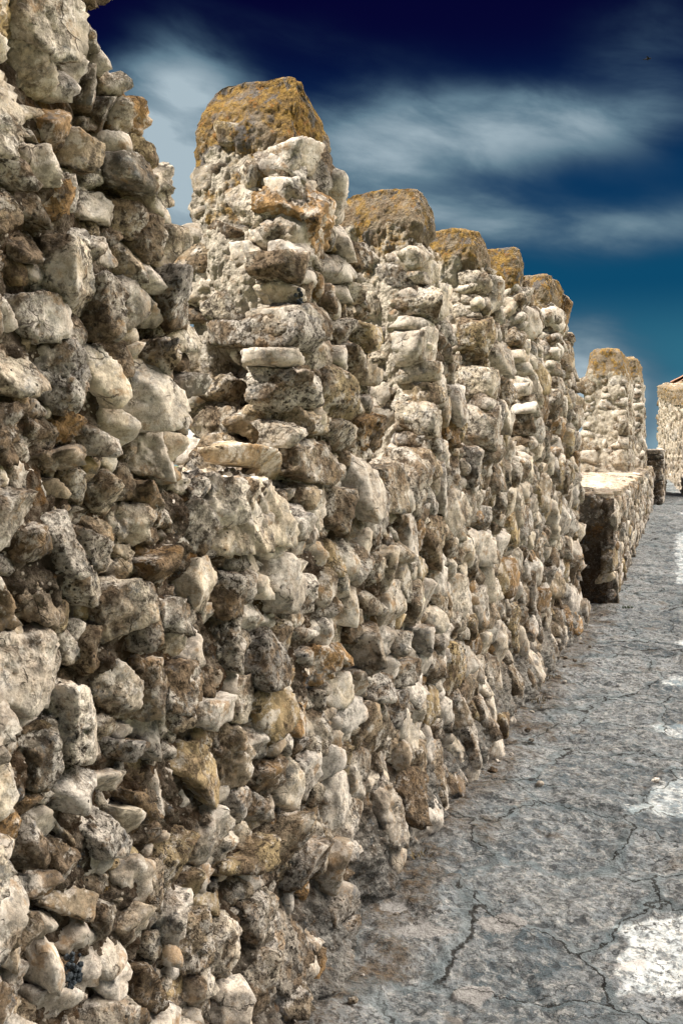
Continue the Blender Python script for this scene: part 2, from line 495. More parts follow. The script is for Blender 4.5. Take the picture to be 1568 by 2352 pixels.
TR = {
'A': '''w 1310 2214 1346 2228 1360 2216 1391 2209 1402 2192 1370 2168 1333 2153 1316 2175 1307 2185
w 1409 2249 1450 2246 1488 2231 1507 2192 1493 2172 1435 2175 1419 2198 1411 2220
g 1551 2289 1588 2275 1604 2249 1590 2200 1560 2171 1544 2189 1556 2232 1541 2261
g 1495 2233 1544 2239 1553 2211 1537 2182 1506 2180 1498 2211
w 1362 2139 1406 2155 1426 2138 1460 2142 1458 2129 1428 2115 1388 2090 1368 2105
o 1459 2134 1515 2160 1523 2124 1512 2082 1481 2077 1462 2113
t 1529 2122 1570 2146 1602 2140 1597 2098 1579 2066 1535 2073 1523 2097
w 1323 2056 1358 2060 1381 2031 1399 1996 1388 1986 1363 1998 1339 2019
g 1291 2033 1310 2032 1322 2001 1308 1949 1283 1933
wp 1412 2065 1452 2078 1486 2071 1498 2040 1473 2004 1426 1988 1401 2015 1402 2048
t 1319 1966 1361 1983 1381 1967 1392 1937 1345 1905 1329 1899 1319 1931
w 1508 2055 1528 2068 1556 2036 1577 2014 1545 1986 1520 1984 1505 2019
w 1584 2047 1630 2039 1662 2009 1671 1984 1624 1984 1557 1981 1580 2014
t 1651 2040 1711 2042 1730 2008 1722 1968 1673 1974 1662 2009
t 1728 2054 1781 2032 1792 1986 1780 1949 1750 1932 1729 1965 1742 2010
d 1621 2275 1670 2272 1664 2237 1630 2193 1597 2198 1603 2240
d 1650 2236 1693 2234 1700 2207 1683 2169 1654 2164 1633 2190
d 1607 2178 1650 2187 1650 2167 1610 2150
d 1603 2144 1661 2164 1664 2138 1637 2098 1601 2084 1599 2115
d 1647 2117 1723 2134 1765 2124 1759 2084 1720 2057 1676 2067 1649 2076
g 1378 1927 1433 1942 1454 1917 1429 1872 1390 1868 1375 1894
y 1453 1934 1485 1939 1467 1926 1450 1920
w 1479 1928 1521 1927 1550 1898 1571 1858 1566 1796 1515 1802 1461 1832 1449 1871 1459 1903
wp 1510 1944 1568 1958 1598 1923 1603 1893 1569 1881 1545 1908 1515 1930
w 1587 1944 1643 1956 1677 1929 1671 1905 1617 1902 1592 1921
g 1568 1869 1609 1878 1646 1845 1627 1806 1613 1759 1579 1759 1569 1814
g 1652 1883 1697 1895 1750 1861 1740 1821 1685 1788 1641 1808
wp 1366 1807 1426 1820 1473 1815 1493 1773 1484 1738 1420 1734 1376 1758
g 1750 1865 1799 1855 1833 1820 1815 1804 1756 1801
br 1279 1882 1329 1888 1374 1872 1378 1837 1345 1800 1300 1800 1276 1813
d 1560 2359 1602 2380 1611 2348 1633 2312 1615 2281 1582 2285 1560 2312
w 1275 1733 1334 1739 1376 1738 1395 1708 1397 1657 1375 1641 1303 1650 1274 1676
tr 1274 1631 1313 1633 1359 1615 1378 1579 1372 1535 1337 1525 1292 1532 1273 1545
gp 1420 1714 1448 1724 1496 1744 1521 1731 1546 1699 1563 1656 1534 1607 1490 1621 1442 1645 1425 1677
w 1559 1743 1592 1747 1628 1705 1625 1652 1601 1634 1566 1672 1553 1711
t 1613 1749 1685 1761 1701 1741 1694 1711 1635 1681 1614 1712
t 1414 1606 1460 1616 1490 1582 1484 1551 1431 1547 1414 1576
w 1547 1635 1573 1633 1601 1577 1613 1540 1548 1544 1534 1579
wp 1594 1622 1650 1637 1681 1609 1682 1566 1638 1540 1608 1581
tr 1756 1773 1824 1776 1879 1741 1880 1699 1818 1672 1766 1700 1748 1742
d 1827 1668 1880 1699 1917 1723 1967 1715 1964 1677 1891 1661
tr 1425 1536 1478 1547 1541 1556 1535 1528 1490 1501 1442 1513
w 1652 1549 1729 1563 1777 1590 1865 1602 1925 1532 1824 1493 1714 1515
wp 1359 1532 1391 1539 1442 1509 1466 1467 1448 1437 1396 1454 1364 1503
g 1271 1473 1321 1482 1374 1484 1385 1451 1368 1411 1320 1386 1269 1387
t 1466 1497 1503 1493 1516 1461 1472 1463
y 1460 1455 1529 1455 1522 1437 1472 1439
t 1509 1508 1554 1516 1589 1458 1582 1438 1535 1460
w 1624 1511 1645 1515 1669 1456 1670 1409 1632 1411 1596 1462
b 1368 1415 1407 1428 1442 1395 1435 1358 1400 1338 1367 1364
g 1436 1430 1503 1434 1529 1389 1522 1342 1484 1322 1441 1346 1444 1391
g 1532 1413 1576 1410 1611 1366 1608 1317 1555 1338 1535 1372
t 1582 1430 1632 1411 1686 1356 1687 1326 1634 1305 1611 1345 1597 1392
br 1731 1484 1851 1481 1919 1451 1920 1413 1865 1374 1775 1394 1732 1445
o 1726 1357 1802 1360 1894 1348 1934 1321 1917 1255 1851 1254 1744 1284
g 1939 1441 2012 1409 2058 1351 2017 1309 1944 1330 1917 1380
w 1935 1311 1996 1315 2041 1256 2043 1220 1971 1175 1929 1210 1917 1260
t 2046 1265 2118 1268 2167 1204 2146 1159 2079 1159 2049 1209
wp 2324 1275 2415 1278 2472 1232 2473 1178 2421 1126 2329 1139 2314 1209
w 2225 1241 2299 1249 2326 1207 2303 1171 2240 1184
w 2399 1372 2495 1396 2583 1337 2569 1295 2457 1269 2387 1315
g 2330 1432 2410 1452 2452 1416 2425 1388 2331 1404
gr 2206 1383 2280 1395 2320 1348 2284 1301 2222 1317
t 2500 1217 2601 1219 2632 1159 2575 1098 2503 1126
wp 2169 1167 2240 1179 2368 1127 2370 1093 2294 1076 2195 1114
w 1535 1236 1612 1283 1664 1294 1688 1234 1698 1141 1627 1167 1591 1202
gp 1688 1287 1753 1279 1797 1233 1764 1188 1739 1138 1706 1148 1705 1214
gr 1780 1231 1833 1237 1929 1210 1941 1174 1882 1155 1790 1179
y 1951 1163 2013 1163 2026 1111 2106 1045 2051 1041 1985 1088
br 1268 1331 1314 1344 1350 1325 1363 1291 1349 1260 1296 1246 1266 1262
tr 1372 1338 1441 1334 1503 1308 1496 1269 1440 1246 1371 1268
g 1509 1327 1549 1335 1605 1304 1619 1269 1556 1257 1512 1279
wp 1280 1238 1370 1231 1452 1244 1483 1204 1485 1144 1425 1097 1355 1098 1282 1144 1269 1198
w 1486 1219 1509 1220 1542 1170 1555 1142 1508 1152
t 2412 1010 2507 1005 2522 965 2426 984
wpp 1456 1125 1501 1125 1569 1076 1605 1042 1597 997 1532 982 1478 989 1467 1063
d 1359 1056 1449 1072 1467 1051 1465 989 1420 948 1385 963 1392 1017
wp 1262 1135 1279 1067 1320 1041 1334 986 1284 940 1253 944
g 1591 1137 1658 1137 1706 1084 1699 1041 1643 1011 1598 1065
t 1488 1150 1583 1126 1590 1108 1548 1109 1494 1136
tp 1698 1130 1782 1118 1792 1070 1767 1012 1724 991 1690 1012 1707 1071
br 1792 1084 1884 1094 2017 1064 1998 1017 1887 978 1785 989
w 1947 984 2108 975 2122 906 2001 913 1943 940
w 1888 930 1938 931 1949 889 1889 900
g 1635 979 1724 955 1763 930 1715 912 1658 938
w 1539 984 1604 989 1650 944 1604 945 1531 953
w 1566 926 1666 909 1728 868 1724 846 1634 875 1573 903
y 1724 910 1776 904 1785 864 1767 846 1724 874
w 1785 850 1832 869 1851 825 1856 775 1794 772
w 1840 923 1899 893 1880 850 1832 878
y 1890 842 1909 890 1991 888 2068 815 2085 757 2025 719 1961 790
tr 2072 876 2110 906 2169 856 2206 786 2183 727 2114 732 2084 815
w 2180 886 2240 883 2328 798 2317 732 2242 765 2193 828
w 1851 830 1930 800 1982 733 1961 700 1880 733 1856 785
w 1537 890 1580 884 1625 831 1664 773 1647 749 1585 764 1543 838
w 1633 845 1698 828 1723 774 1731 730 1680 732 1668 794
br 1673 863 1741 841 1785 771 1758 730 1736 788
y 1822 706 1890 720 1941 682 1950 598 1888 578 1820 592 1812 667
g 1785 738 1832 755 1841 699 1789 713
y 1722 720 1766 717 1775 681 1722 707
w 1354 916 1400 904 1417 856 1409 820 1372 811 1357 866
w 1401 927 1438 915 1475 862 1454 842 1423 869
t 1469 896 1516 881 1536 841 1569 732 1539 732 1513 808
b 1423 850 1480 836 1507 810 1512 767 1457 757 1443 811
t 1252 916 1309 906 1346 863 1339 843 1280 873 1251 899
g 1249 875 1301 855 1349 821 1347 784 1312 758 1272 726 1241 730
br 1355 811 1439 790 1437 746 1387 748 1350 775
t 1444 755 1532 726 1575 687 1559 656 1530 665 1475 704 1436 727
w 1429 716 1468 703 1477 664 1430 666
w 1478 694 1544 655 1572 608 1519 591 1472 634
g 1578 682 1621 659 1619 616 1579 604 1559 652
w 1625 666 1670 669 1720 607 1735 545 1716 508 1650 571 1623 623
w 1740 548 1790 534 1808 497 1751 477 1730 506
wr 1561 537 1649 528 1716 486 1697 459 1613 471 1552 507
b 1698 490 1788 469 1874 408 1852 365 1757 377 1691 425
w 1933 348 1997 347 2036 266 1967 256 1917 306
tr 1301 756 1351 741 1371 671 1318 667 1299 713
g 1318 659 1371 663 1374 608 1326 603
t 1380 732 1411 726 1407 654 1398 588 1380 605 1375 688
g 1392 599 1482 560 1530 502 1521 477 1383 552
tr 1876 485 2001 485 2055 420 1987 378 1913 368 1885 432
y 2080 563 2196 535 2293 556 2306 499 2195 474 2068 520
y 2002 510 2113 480 2158 423 2100 415 2012 475
g 2143 712 2219 710 2244 641 2172 593 2137 638
g 2249 724 2293 676 2306 603 2250 588 2246 668
w 2394 728 2461 727 2504 660 2478 558 2383 607 2408 676
o 2430 873 2583 863 2586 787 2529 752 2432 789
w 2450 561 2579 512 2580 454 2464 483
g 2598 866 2689 853 2708 790 2615 806
g 2455 1935 2632 1974 2700 1957 2613 1875 2508 1846 2445 1864
t 2711 1949 2799 1947 2812 1888 2779 1847 2706 1858 2752 1909
g 2465 2091 2582 2105 2581 2057 2504 2018 2441 2032
y 2600 2126 2675 2137 2663 2094 2589 2063
g 2752 2147 2913 2160 2982 2114 2816 2062 2724 2051
w 2924 2084 3031 2087 3043 2029 2894 2007
w 2816 2059 2905 2069 2888 2011 2805 2022
g 2813 1953 2911 1971 2912 1918 2837 1881
w 2850 1878 2952 1908 2994 1868 2966 1782 2901 1763 2823 1781
g 2998 1849 3116 1819 3063 1774 2973 1773
t 2846 1731 2970 1738 2980 1670 2895 1652 2830 1678
g 2991 1730 3076 1740 3056 1678 2988 1675
g 2716 1636 2855 1665 2963 1620 2947 1571 2800 1559 2691 1608
w 2389 1821 2474 1834 2571 1805 2481 1780 2398 1785
wp 2439 1772 2558 1782 2648 1750 2601 1689 2491 1662 2418 1692
w 2502 1654 2624 1686 2680 1640 2668 1612 2523 1621
w 2439 1627 2491 1633 2492 1565 2440 1564
t 2471 1561 2656 1576 2787 1545 2773 1494 2621 1460 2482 1493
t 2159 1554 2256 1568 2360 1563 2472 1502 2462 1447 2383 1449 2343 1507 2187 1523
wp 2521 1214 2616 1195 2629 1099 2555 1096 2493 1118 2501 1181
wp 2429 1266 2469 1258 2478 1120 2434 1122
g 2581 1296 2657 1295 2664 1226 2637 1197 2604 1228
y 2669 1303 2750 1288 2751 1180 2704 1195 2675 1243
w 2801 1122 2917 1152 2940 1070 2881 1014 2755 1043
wp 2953 1093 3047 1117 3198 1062 3183 1005 2991 1033
t 2726 1451 2849 1434 2888 1379 2786 1309 2714 1346 2702 1402
w 2849 1362 2943 1372 3000 1314 2971 1286 2875 1274 2829 1311
wp 2425 1409 2506 1401 2591 1331 2560 1285 2458 1276 2429 1283
t 3176 1356 3346 1347 3366 1291 3248 1261 3141 1295
g 3161 1456 3370 1457 3409 1378 3177 1382
y 3539 1157 3702 1154 3746 1058 3583 1076
wp 4020 1131 4201 1122 4219 1038 4086 1026 3990 1082
g 4502 1320 4846 1297 4976 1173 4662 1171 4466 1221
t 3814 993 4035 1018 4098 871 3856 880
g 3498 906 3764 876 3807 762 3567 794
w 3296 933 3478 892 3491 837 3380 829 3282 858
o 2770 979 2884 955 2941 895 2822 898 2759 934
wp 2465 1070 2567 1054 2632 1003 2579 992 2497 1021
or 2622 991 2746 974 2749 893 2670 881 2605 876 2591 951
w 2749 891 2836 881 2847 790 2767 780 2706 817
t 2855 872 2957 862 3007 765 2908 757
wp 3016 845 3161 810 3274 727 3187 713 3055 733
gp 3304 815 3482 804 3528 730 3430 687 3312 719
w 2594 869 2693 853 2696 792 2607 813
o 4333 731 4528 720 4558 618 4388 643
w 4601 707 4805 681 4799 566 4595 597
t 4889 1241 5219 1239 5270 1153 4978 1149
wp 5663 1127 5994 1096 6058 987 5793 1009''',
'2': '''w 123 2399 -22 2439 14 2353 46 2325
wp 134 2328 7 2321 -1 2262 11 2226 98 2260
gp 342 2365 296 2380 241 2393 197 2362 237 2320 286 2312 320 2296
w 229 2138 148 2144 100 2090 147 2075 229 2075
w 97 2133 16 2145 -11 2099 42 2068 96 2096
y 301 2454 276 2504 135 2492 140 2460 201 2435
ws 175 1998 150 2014 69 2013 13 2001 8 1971 52 1960 109 1955 161 1971
gs 323 1919 270 1920 168 1911 96 1920 25 1929 -16 1922 -20 1867 18 1831 112 1835 208 1843 321 1861
gs 253 1810 209 1800 142 1751 142 1733 186 1739 225 1762
t 128 1772 56 1795 0 1793 -18 1750 -4 1721 66 1723 114 1737
tr 225 1688 186 1709 57 1706 -8 1649 -13 1607 67 1591 172 1570 211 1623''',
'3': '''w 116 2347 30 2374 -12 2337 18 2288 72 2279
w 81 2267 10 2271 9 2224 75 2228
w 145 2186 68 2211 17 2169 22 2102 102 2106 149 2143
ws 202 2094 84 2097 6 2076 18 2026 168 2054
ws 126 1996 54 2014 3 1983 14 1949 120 1954
w 176 1896 86 1914 -11 1915 -9 1848 124 1826 169 1853
wps 151 1767 80 1787 4 1738 17 1705 141 1707
w 195 1639 87 1647 -20 1612 -29 1553 176 1596''',
'4': '''w 169 2296 104 2302 54 2236 142 2209
wps 166 2179 15 2182 19 2119 139 2093 163 2136
ts 130 2061 23 2067 15 2004 122 2008
w 123 1977 59 1985 18 1942 41 1891 121 1903
ws 106 1830 20 1849 -37 1806 -22 1765 95 1788
w 148 1757 9 1765 -13 1693 17 1641 135 1694
w 142 2384 24 2382 38 2319 144 2347
w 210 2468 160 2475 162 2433 205 2436
w 117 2462 32 2456 33 2424 108 2429''',
'5': '''ts 120 2267 49 2301 2 2249 18 2187 118 2203
wps 115 2153 7 2167 0 2073 101 2064
ws 112 1964 -7 1967 -5 1899 108 1901
ws 96 1851 -41 1860 -41 1799 83 1788
ws 83 1763 20 1769 19 1731 82 1732''',
'6': '''ws 44 2383 -23 2395 -34 2335 40 2323
ws 49 2294 -17 2291 -6 2232 52 2249
ws 92 2199 18 2204 15 2144 88 2147
ws 69 2087 3 2092 7 2033 72 2035
w 81 1998 8 2004 18 1945 76 1954
w 49 1805 -9 1819 -10 1731 40 1717''',
'7': '''w 467 2524 262 2539 241 2423 447 2427
ws 598 2450 466 2457 446 2369 578 2372
ws 390 2368 241 2385 239 2269 389 2310
ws 482 2215 257 2212 255 2077 480 2118
ts 593 2042 255 2057 234 1883 289 1845 591 1877
w 841 2065 669 2082 668 1985 820 1967
w 839 1947 686 1936 685 1848 838 1840
w 580 1799 495 1808 494 1691 569 1692
ws 476 1788 232 1797 231 1690 456 1711
ws 855 1634 569 1672 548 1536 661 1477 834 1516
wps 511 1594 249 1671 227 1458 396 1458
t 633 2218 520 2226 519 2167 623 2179
w 833 2201 690 2199 689 2121 822 2123
w 807 2435 674 2452 673 2354 806 2347''',
'8': '''d 334 1205 45 1220 26 1076 112 977 325 997
d 182 903 18 931 -9 714 84 674 179 684
g 286 741 227 755 208 683 286 680
w 242 510 177 549 36 567 17 494 105 454 223 437
d 293 324 222 339 221 253 280 250''',
}

# ------------------------------------------------------------------ rocks
def px_per_m(P):
    d = math.hypot(P[0] - EYE[0], P[1] - EYE[1])
    return 995.7 / max(d, .8)


_disc = {}


def disc_grid(n):
    if n not in _disc:
        s = np.linspace(-1, 1, n)
        U, V = np.meshgrid(s, s)
        x = U * np.sqrt(1 - V * V / 2)
        y = V * np.sqrt(1 - U * U / 2)
        r = np.minimum(np.hypot(x, y), 1).ravel()
        _disc[n] = (r, np.arctan2(y, x).ravel())
    return _disc[n]


ANG = np.linspace(0, 2 * np.pi, 181)[:-1]


def outline_radius(poly, c):
    """distance from c to the outline in 180 directions"""
    A = poly - c
    B = np.roll(A, -1, 0)
    E = B - A
    dx = np.cos(ANG)[:, None]
    dy = np.sin(ANG)[:, None]
    den = dx * E[:, 1] - dy * E[:, 0]
    den = np.where(np.abs(den) < 1e-12, 1e-12, den)
    t = (A[:, 0] * E[:, 1] - A[:, 1] * E[:, 0]) / den
    s = (A[:, 0] * dy - A[:, 1] * dx) / den
    ok = (s >= -1e-6) & (s <= 1 + 1e-6) & (t > 0)
    R = np.where(ok, t, 0).max(1)
    R = np.where(R <= 0, np.median(R[R > 0]) if (R > 0).any() else .03, R)
    R = (np.roll(R, 1) + 4 * R + np.roll(R, -1)) / 6
    return R


def centroid(p):
    x, y = p[:, 0], p[:, 1]
    x1, y1 = np.roll(x, -1), np.roll(y, -1)
    cr = x * y1 - x1 * y
    a = cr.sum() / 2
    if abs(a) < 1e-9:
        return p.mean(0), 0
    return np.array([((x + x1) * cr).sum(), ((y + y1) * cr).sum()]) / (6 * a), abs(a)


def rock(poly, rng, n, h, n0=-.045, flags='', phimax=2.55, rough=1.0, grow=1.2):
    """a quarried lump with the given outline: local (a, b, out) points and the grid size"""
    poly = np.asarray(poly, float)
    c, area = centroid(poly)
    R = outline_radius(poly, c)
    R = R * grow
    size = math.sqrt(max(area, 1e-6))
    r, th = disc_grid(n)
    ph = phimax * r ** 1.12
    Rt = np.interp(th % (2 * np.pi), np.append(ANG, 2 * np.pi), np.append(R, R[0]))
    H = h - n0
    tl0, tl1, tl2 = rng.uniform(-.08, .10), rng.uniform(.02, .18), rng.uniform(0, 6.3)
    sp, cp = np.sin(ph), np.cos(ph)
    p = rng.uniform(34, 110)
    dx, dy = sp * np.cos(th), sp * np.sin(th)
    planes = []
    a1, t1 = rng.uniform(0, 6.3), rng.uniform(0.05, .55) * min(1.0, 1.2 * H / R.max())
    planes.append((math.cos(a1) * t1, math.sin(a1) * t1, 1.0, H))
    tlf = (lambda q: tl0 + tl1 * np.cos(q - tl2) + .12 * np.sin(q))

    def field(dx, dy, cp, sp, th, Rt):
        w_ = np.clip((sp + np.clip(tlf(th), -.2, .6) * cp * np.minimum(1, Rt / max(H, .01))) / Rt, 0, None) ** p
        for nx, ny, nz, d in planes:
            w_ = w_ + np.clip((dx * nx + dy * ny + cp * nz) / d, 0, None) ** p
        return w_ + np.clip(-cp / .07, 0, None) ** p
    # broken faces: corners knocked off one after another
    for i in range(int(rng.integers(2, 5))):
        a2 = rng.uniform(0, 6.3)
        f2 = rng.uniform(.45, 1.25)
        v = np.array([math.sin(f2) * math.cos(a2), math.sin(f2) * math.sin(a2), math.cos(f2)])
        R2 = np.interp(a2, ANG, R)
        r2 = float(field(v[0], v[1], v[2], math.sin(f2), np.array(a2), R2) ** (-1 / p))
        nv = v + rng.normal(0, .30, 3)
        nv[2] = max(nv[2], .05)
        nv /= np.linalg.norm(nv)
        d = max(.01, r2 * float(nv @ v) * (rng.uniform(.90, .98) if 's' in flags else rng.uniform(.78, .955)))
        planes.append((nv[0], nv[1], nv[2], d))
    W = field(dx, dy, cp, sp, th, Rt)
    rad = W ** (-1 / p)
    P = np.stack([dx, dy, cp], 1) * rad[:, None]
    o1, o2 = rng.random(2) * 7
    qa, qb = P[:, 0] + .6 * P[:, 2], P[:, 1] + .75 * P[:, 2]
    L = max(size, .03)
    k = samp(LUMP, qa / (5.0 * L) + o1, qb / (5.0 * L) + o2) * .018 * L * rough
    k += samp(SOFT, qa / (4.0 * L) + o2, qb / (4.0 * L) + o1) * .016 * L
    k += samp(RIDGE, qa / (3.0 * L) + o2, qb / (3.2 * L) + o1) * .014 * L * rough
    k += samp(ROUGH, qa / (2.6 * L) + o1, qb / (2.6 * L) + o2) * .007 * L * rough
    k += samp(ROUGH, qa / .36 + o2, qb / .36 + o1) * .0014 * rough
    if 'p' in flags:
        k -= samp(HOLE, qa / .26 + o1, qb / .26 + o2) * (.010 if flags.count('p') == 1 else .022)
    if 'r' in flags:
        k += samp(LUMP, qa / .22 + o1, qb / .22 + o2) * .0045
    P += np.stack([dx, dy, cp], 1) * k[:, None]
    P[:, 0] += c[0]
    P[:, 1] += c[1]
    P[:, 2] += n0
    return P


def tint_of(cls, rng):
    c = np.array(TINT[cls])
    c = c * rng.uniform(.80, 1.12) * (1 + rng.uniform(-.07, .05) * np.array([-.5, 0, 1.2]))
    k = rng.random()
    return np.array([*c, .70 * k if cls == 'w' else .25 + .75 * k])


class Pile:
    """collects many stones into one mesh"""
    def __init__(s):
        s.V, s.F, s.T, s.n = [], [], [], 0

    def add(s, V, F, t):
        s.V.append(V)
        s.F.append(F + s.n)
        s.T.append(np.broadcast_to(np.asarray(t, np.float32), (len(V), 4)))
        s.n += len(V)

    def build(s, name, mat, parent):
        if not s.V:
            return None
        return mk(name, np.concatenate(s.V), np.concatenate(s.F), mat, parent, np.concatenate(s.T))


def clip_poly(poly, nx, ny, d):
    out = []
    m = len(poly)
    for i in range(m):
        a, b = poly[i], poly[(i + 1) % m]
        da, db = a[0] * nx + a[1] * ny - d, b[0] * nx + b[1] * ny - d
        if da <= 0:
            out.append(a)
        if (da < 0 < db) or (db < 0 < da):
            t = da / (da - db)
            out.append((a[0] + (b[0] - a[0]) * t, a[1] + (b[1] - a[1]) * t))
    return out


def fill(inside, box, traced, rng, sizes, aspect=1.35, gap=(.97, 1.08), edge=.5):
    """pack stones of several sizes into a face around the ones already placed: list of outlines"""
    S = np.array([1 / aspect, 1.0])
    dp = []
    for p in traced:
        q = np.asarray(p) * S
        qn = np.roll(q, -1, 0)
        for t in np.linspace(0, 1, 7)[:-1]:
            dp.append(q + (qn - q) * t)
        cc = q.mean(0)
        for f in (.75, .5, .25, 0):
            dp.append(cc + (q - cc) * f)
    dp = np.concatenate(dp) if dp else np.zeros((0, 2))
    pts = np.zeros((0, 2))
    rad = np.zeros(0)
    (a0, a1), (b0, b1) = box
    for r0, tries in sizes:
        cand = np.stack([rng.uniform(a0, a1, tries), rng.uniform(b0, b1, tries)], 1)
        cand = cand[inside(cand[:, 0], cand[:, 1])]
        ed = edge * r0
        for dx, dy in ((ed * aspect, 0), (-ed * aspect, 0), (0, ed), (0, -ed)):
            cand = cand[inside(cand[:, 0] + dx, cand[:, 1] + dy)]
        for c in cand:
            r = r0 * rng.uniform(.82, 1.18)
            q = c * S
            if len(dp) and ((dp - q) ** 2).sum(1).min() < (.55 * r + .003) ** 2:
                continue
            if len(pts) and (((pts - q) ** 2).sum(1) < ((rad + r) * .86) ** 2).any():
                continue
            pts = np.vstack([pts, q])
            rad = np.append(rad, r)
    out = []
    for i in range(len(pts)):
        q, r = pts[i], rad[i]
        k = 11
        ph = rng.uniform(0, 6.3)
        poly = [(1.42 * r * math.cos(ph + 2 * math.pi * j / k), 1.42 * r * math.sin(ph + 2 * math.pi * j / k)) for j in range(k)]
        for P_, R_ in ((pts, rad), (dp, None)):
            if not len(P_):
                continue
            dv = P_ - q
            d = np.hypot(dv[:, 0], dv[:, 1])
            for j in np.nonzero((d < 3.2 * max(r, .05)) & (d > 1e-6))[0]:
                rj = R_[j] if R_ is not None else .004
                off = d[j] / 2 + (r * r - rj * rj) / (2 * d[j])
                off = min(max(off, .25 * d[j]), d[j] * .97)
                poly = clip_poly(poly, dv[j, 0] / d[j], dv[j, 1] / d[j], off)
                if len(poly) < 3:
                    break
            if len(poly) < 3:
                break
        if len(poly) < 3:
            continue
        A = np.array(poly)
        A = A * rng.uniform(*gap)
        A = (A + q) / S
        if centroid(A)[1] < 1.2e-4:
            continue
        out.append(A)
    return out


def pick_class(rng, u):
    x = rng.random()
    if x < .46:
        c = 'w'
    elif x < .68:
        c = 'g'
    elif x < .84:
        c = 't'
    elif x < .91:
        c = 'y'
    elif x < .95:
        c = 'o'
    else:
        c = 'b'
    f = ''
    if rng.random() < .45:
        f += 'p'
    if rng.random() < .35:
        f += 'r'
    return c + f


def traced(key):
    res = []
    for ln in TR[key].split('\n'):
        f, *v = ln.split()
        res.append((f, np.array(list(map(int, v)), float).reshape(-1, 2) / 1000))
    return res


# ------------------------------------------------------------------ shape of the place
GY = [-4, 2.7, 3.3, 4.1, 5.5, 7.5, 8.9, 12, 16, 20, 26, 40]
GZ = [0, 0, .06, .11, .14, .23, .27, .40, .55, .72, .95, 1.2]


def ground_z(y):
    return np.interp(y, GY, GZ)


def sill_z(u):
    return 1.46 + .022 * (u - 2.2) + .012 * np.sin(u * 7.0)


# merlons: profiles of (height, near end) and (height, far end); thickness at foot and top; top height
MERLON = [
    dict(near=[(1.4, .72), (2.7, .78)], far=[(1.4, 1.96), (1.72, 1.97), (1.86, 1.92), (2.0, 1.87), (2.14, 1.82), (2.25, 1.75), (2.33, 1.68), (2.42, 1.64), (2.7, 1.53)], t=(.42, .36), top=2.68),
    dict(near=[(1.4, 2.60), (1.78, 2.60), (1.86, 2.50), (2.1, 2.52), (2.45, 2.61), (2.66, 2.66)], far=[(1.4, 3.13), (2.1, 3.10), (2.3, 2.99), (2.45, 2.90), (2.6, 2.79), (2.66, 2.76)], t=(.44, .34), top=2.64),
    dict(near=[(1.4, 3.75), (2.0, 3.77), (2.6, 3.80)], far=[(1.4, 4.36), (2.1, 4.21), (2.4, 4.03), (2.6, 3.95)], t=(.44, .35), top=2.61),
    dict(near=[(1.4, 4.68), (2.6, 4.77)], far=[(1.4, 5.36), (2.25, 5.18), (2.45, 5.06), (2.65, 4.95)], t=(.44, .36), top=2.66),
    dict(near=[(1.4, 5.68), (2.7, 5.80)], far=[(1.4, 6.42), (2.2, 6.30), (2.5, 6.12), (2.78, 5.98)], t=(.44, .36), top=2.77),
    dict(near=[(1.4, 6.80), (2.8, 6.93)], far=[(1.4, 7.86), (2.2, 7.84), (2.5, 7.62), (2.82, 7.34)], t=(.44, .36), top=2.81),
]
WALL_END = 7.88


def lean(z):
    return -.055 * sst(z, 1.75, 2.65)


def prof(pr, z):
    return np.interp(z, [p[0] for p in pr], [p[1] for p in pr])


def face_x(u, z):
    """how far the wall face stands out at (u, height)"""
    g = ground_z(u)
    return lean(z) + .045 * (1 - sst(z - g, 0, .35)) + .012 * np.sin(1.7 * u + 2.1 * z) - .006 * np.sin(4.1 * u - 1.3 * z)


def patch_wall(a, b, n):
    return np.stack([face_x(a, b) + n, a, b], 1)


def near_y(k, b):
    if k == 1:
        return np.interp(b, [1.86, 2.1, 2.45, 2.66], [2.50, 2.52, 2.61, 2.66])
    return prof(MERLON[k]['near'], b)


def patch_near(k):
    def f(a, b, n):
        return np.stack([lean(b) - a, near_y(k, b) - n, b], 1)
    return f


def in_merlon(k, u, z):
    M = MERLON[k]
    return (z >= 1.38) & (z < M['top'] - .20) & (u > prof(M['near'], z) + .035) & (u < prof(M['far'], z) - .02)


def inside_wall(u, z):
    r = (z > ground_z(u) + .02) & (z < sill_z(u) - .0) & (u < WALL_END) & (u > -.2)
    for k in range(6):
        r = r | in_merlon(k, u, z)
    return r


# ------------------------------------------------------------------ the long wall
wall = tag(empty('crenellated_wall', (0, 3.3, 0)), 'long pale rubble stone wall with six pointed lichen topped merlons beside the walkway', 'wall')

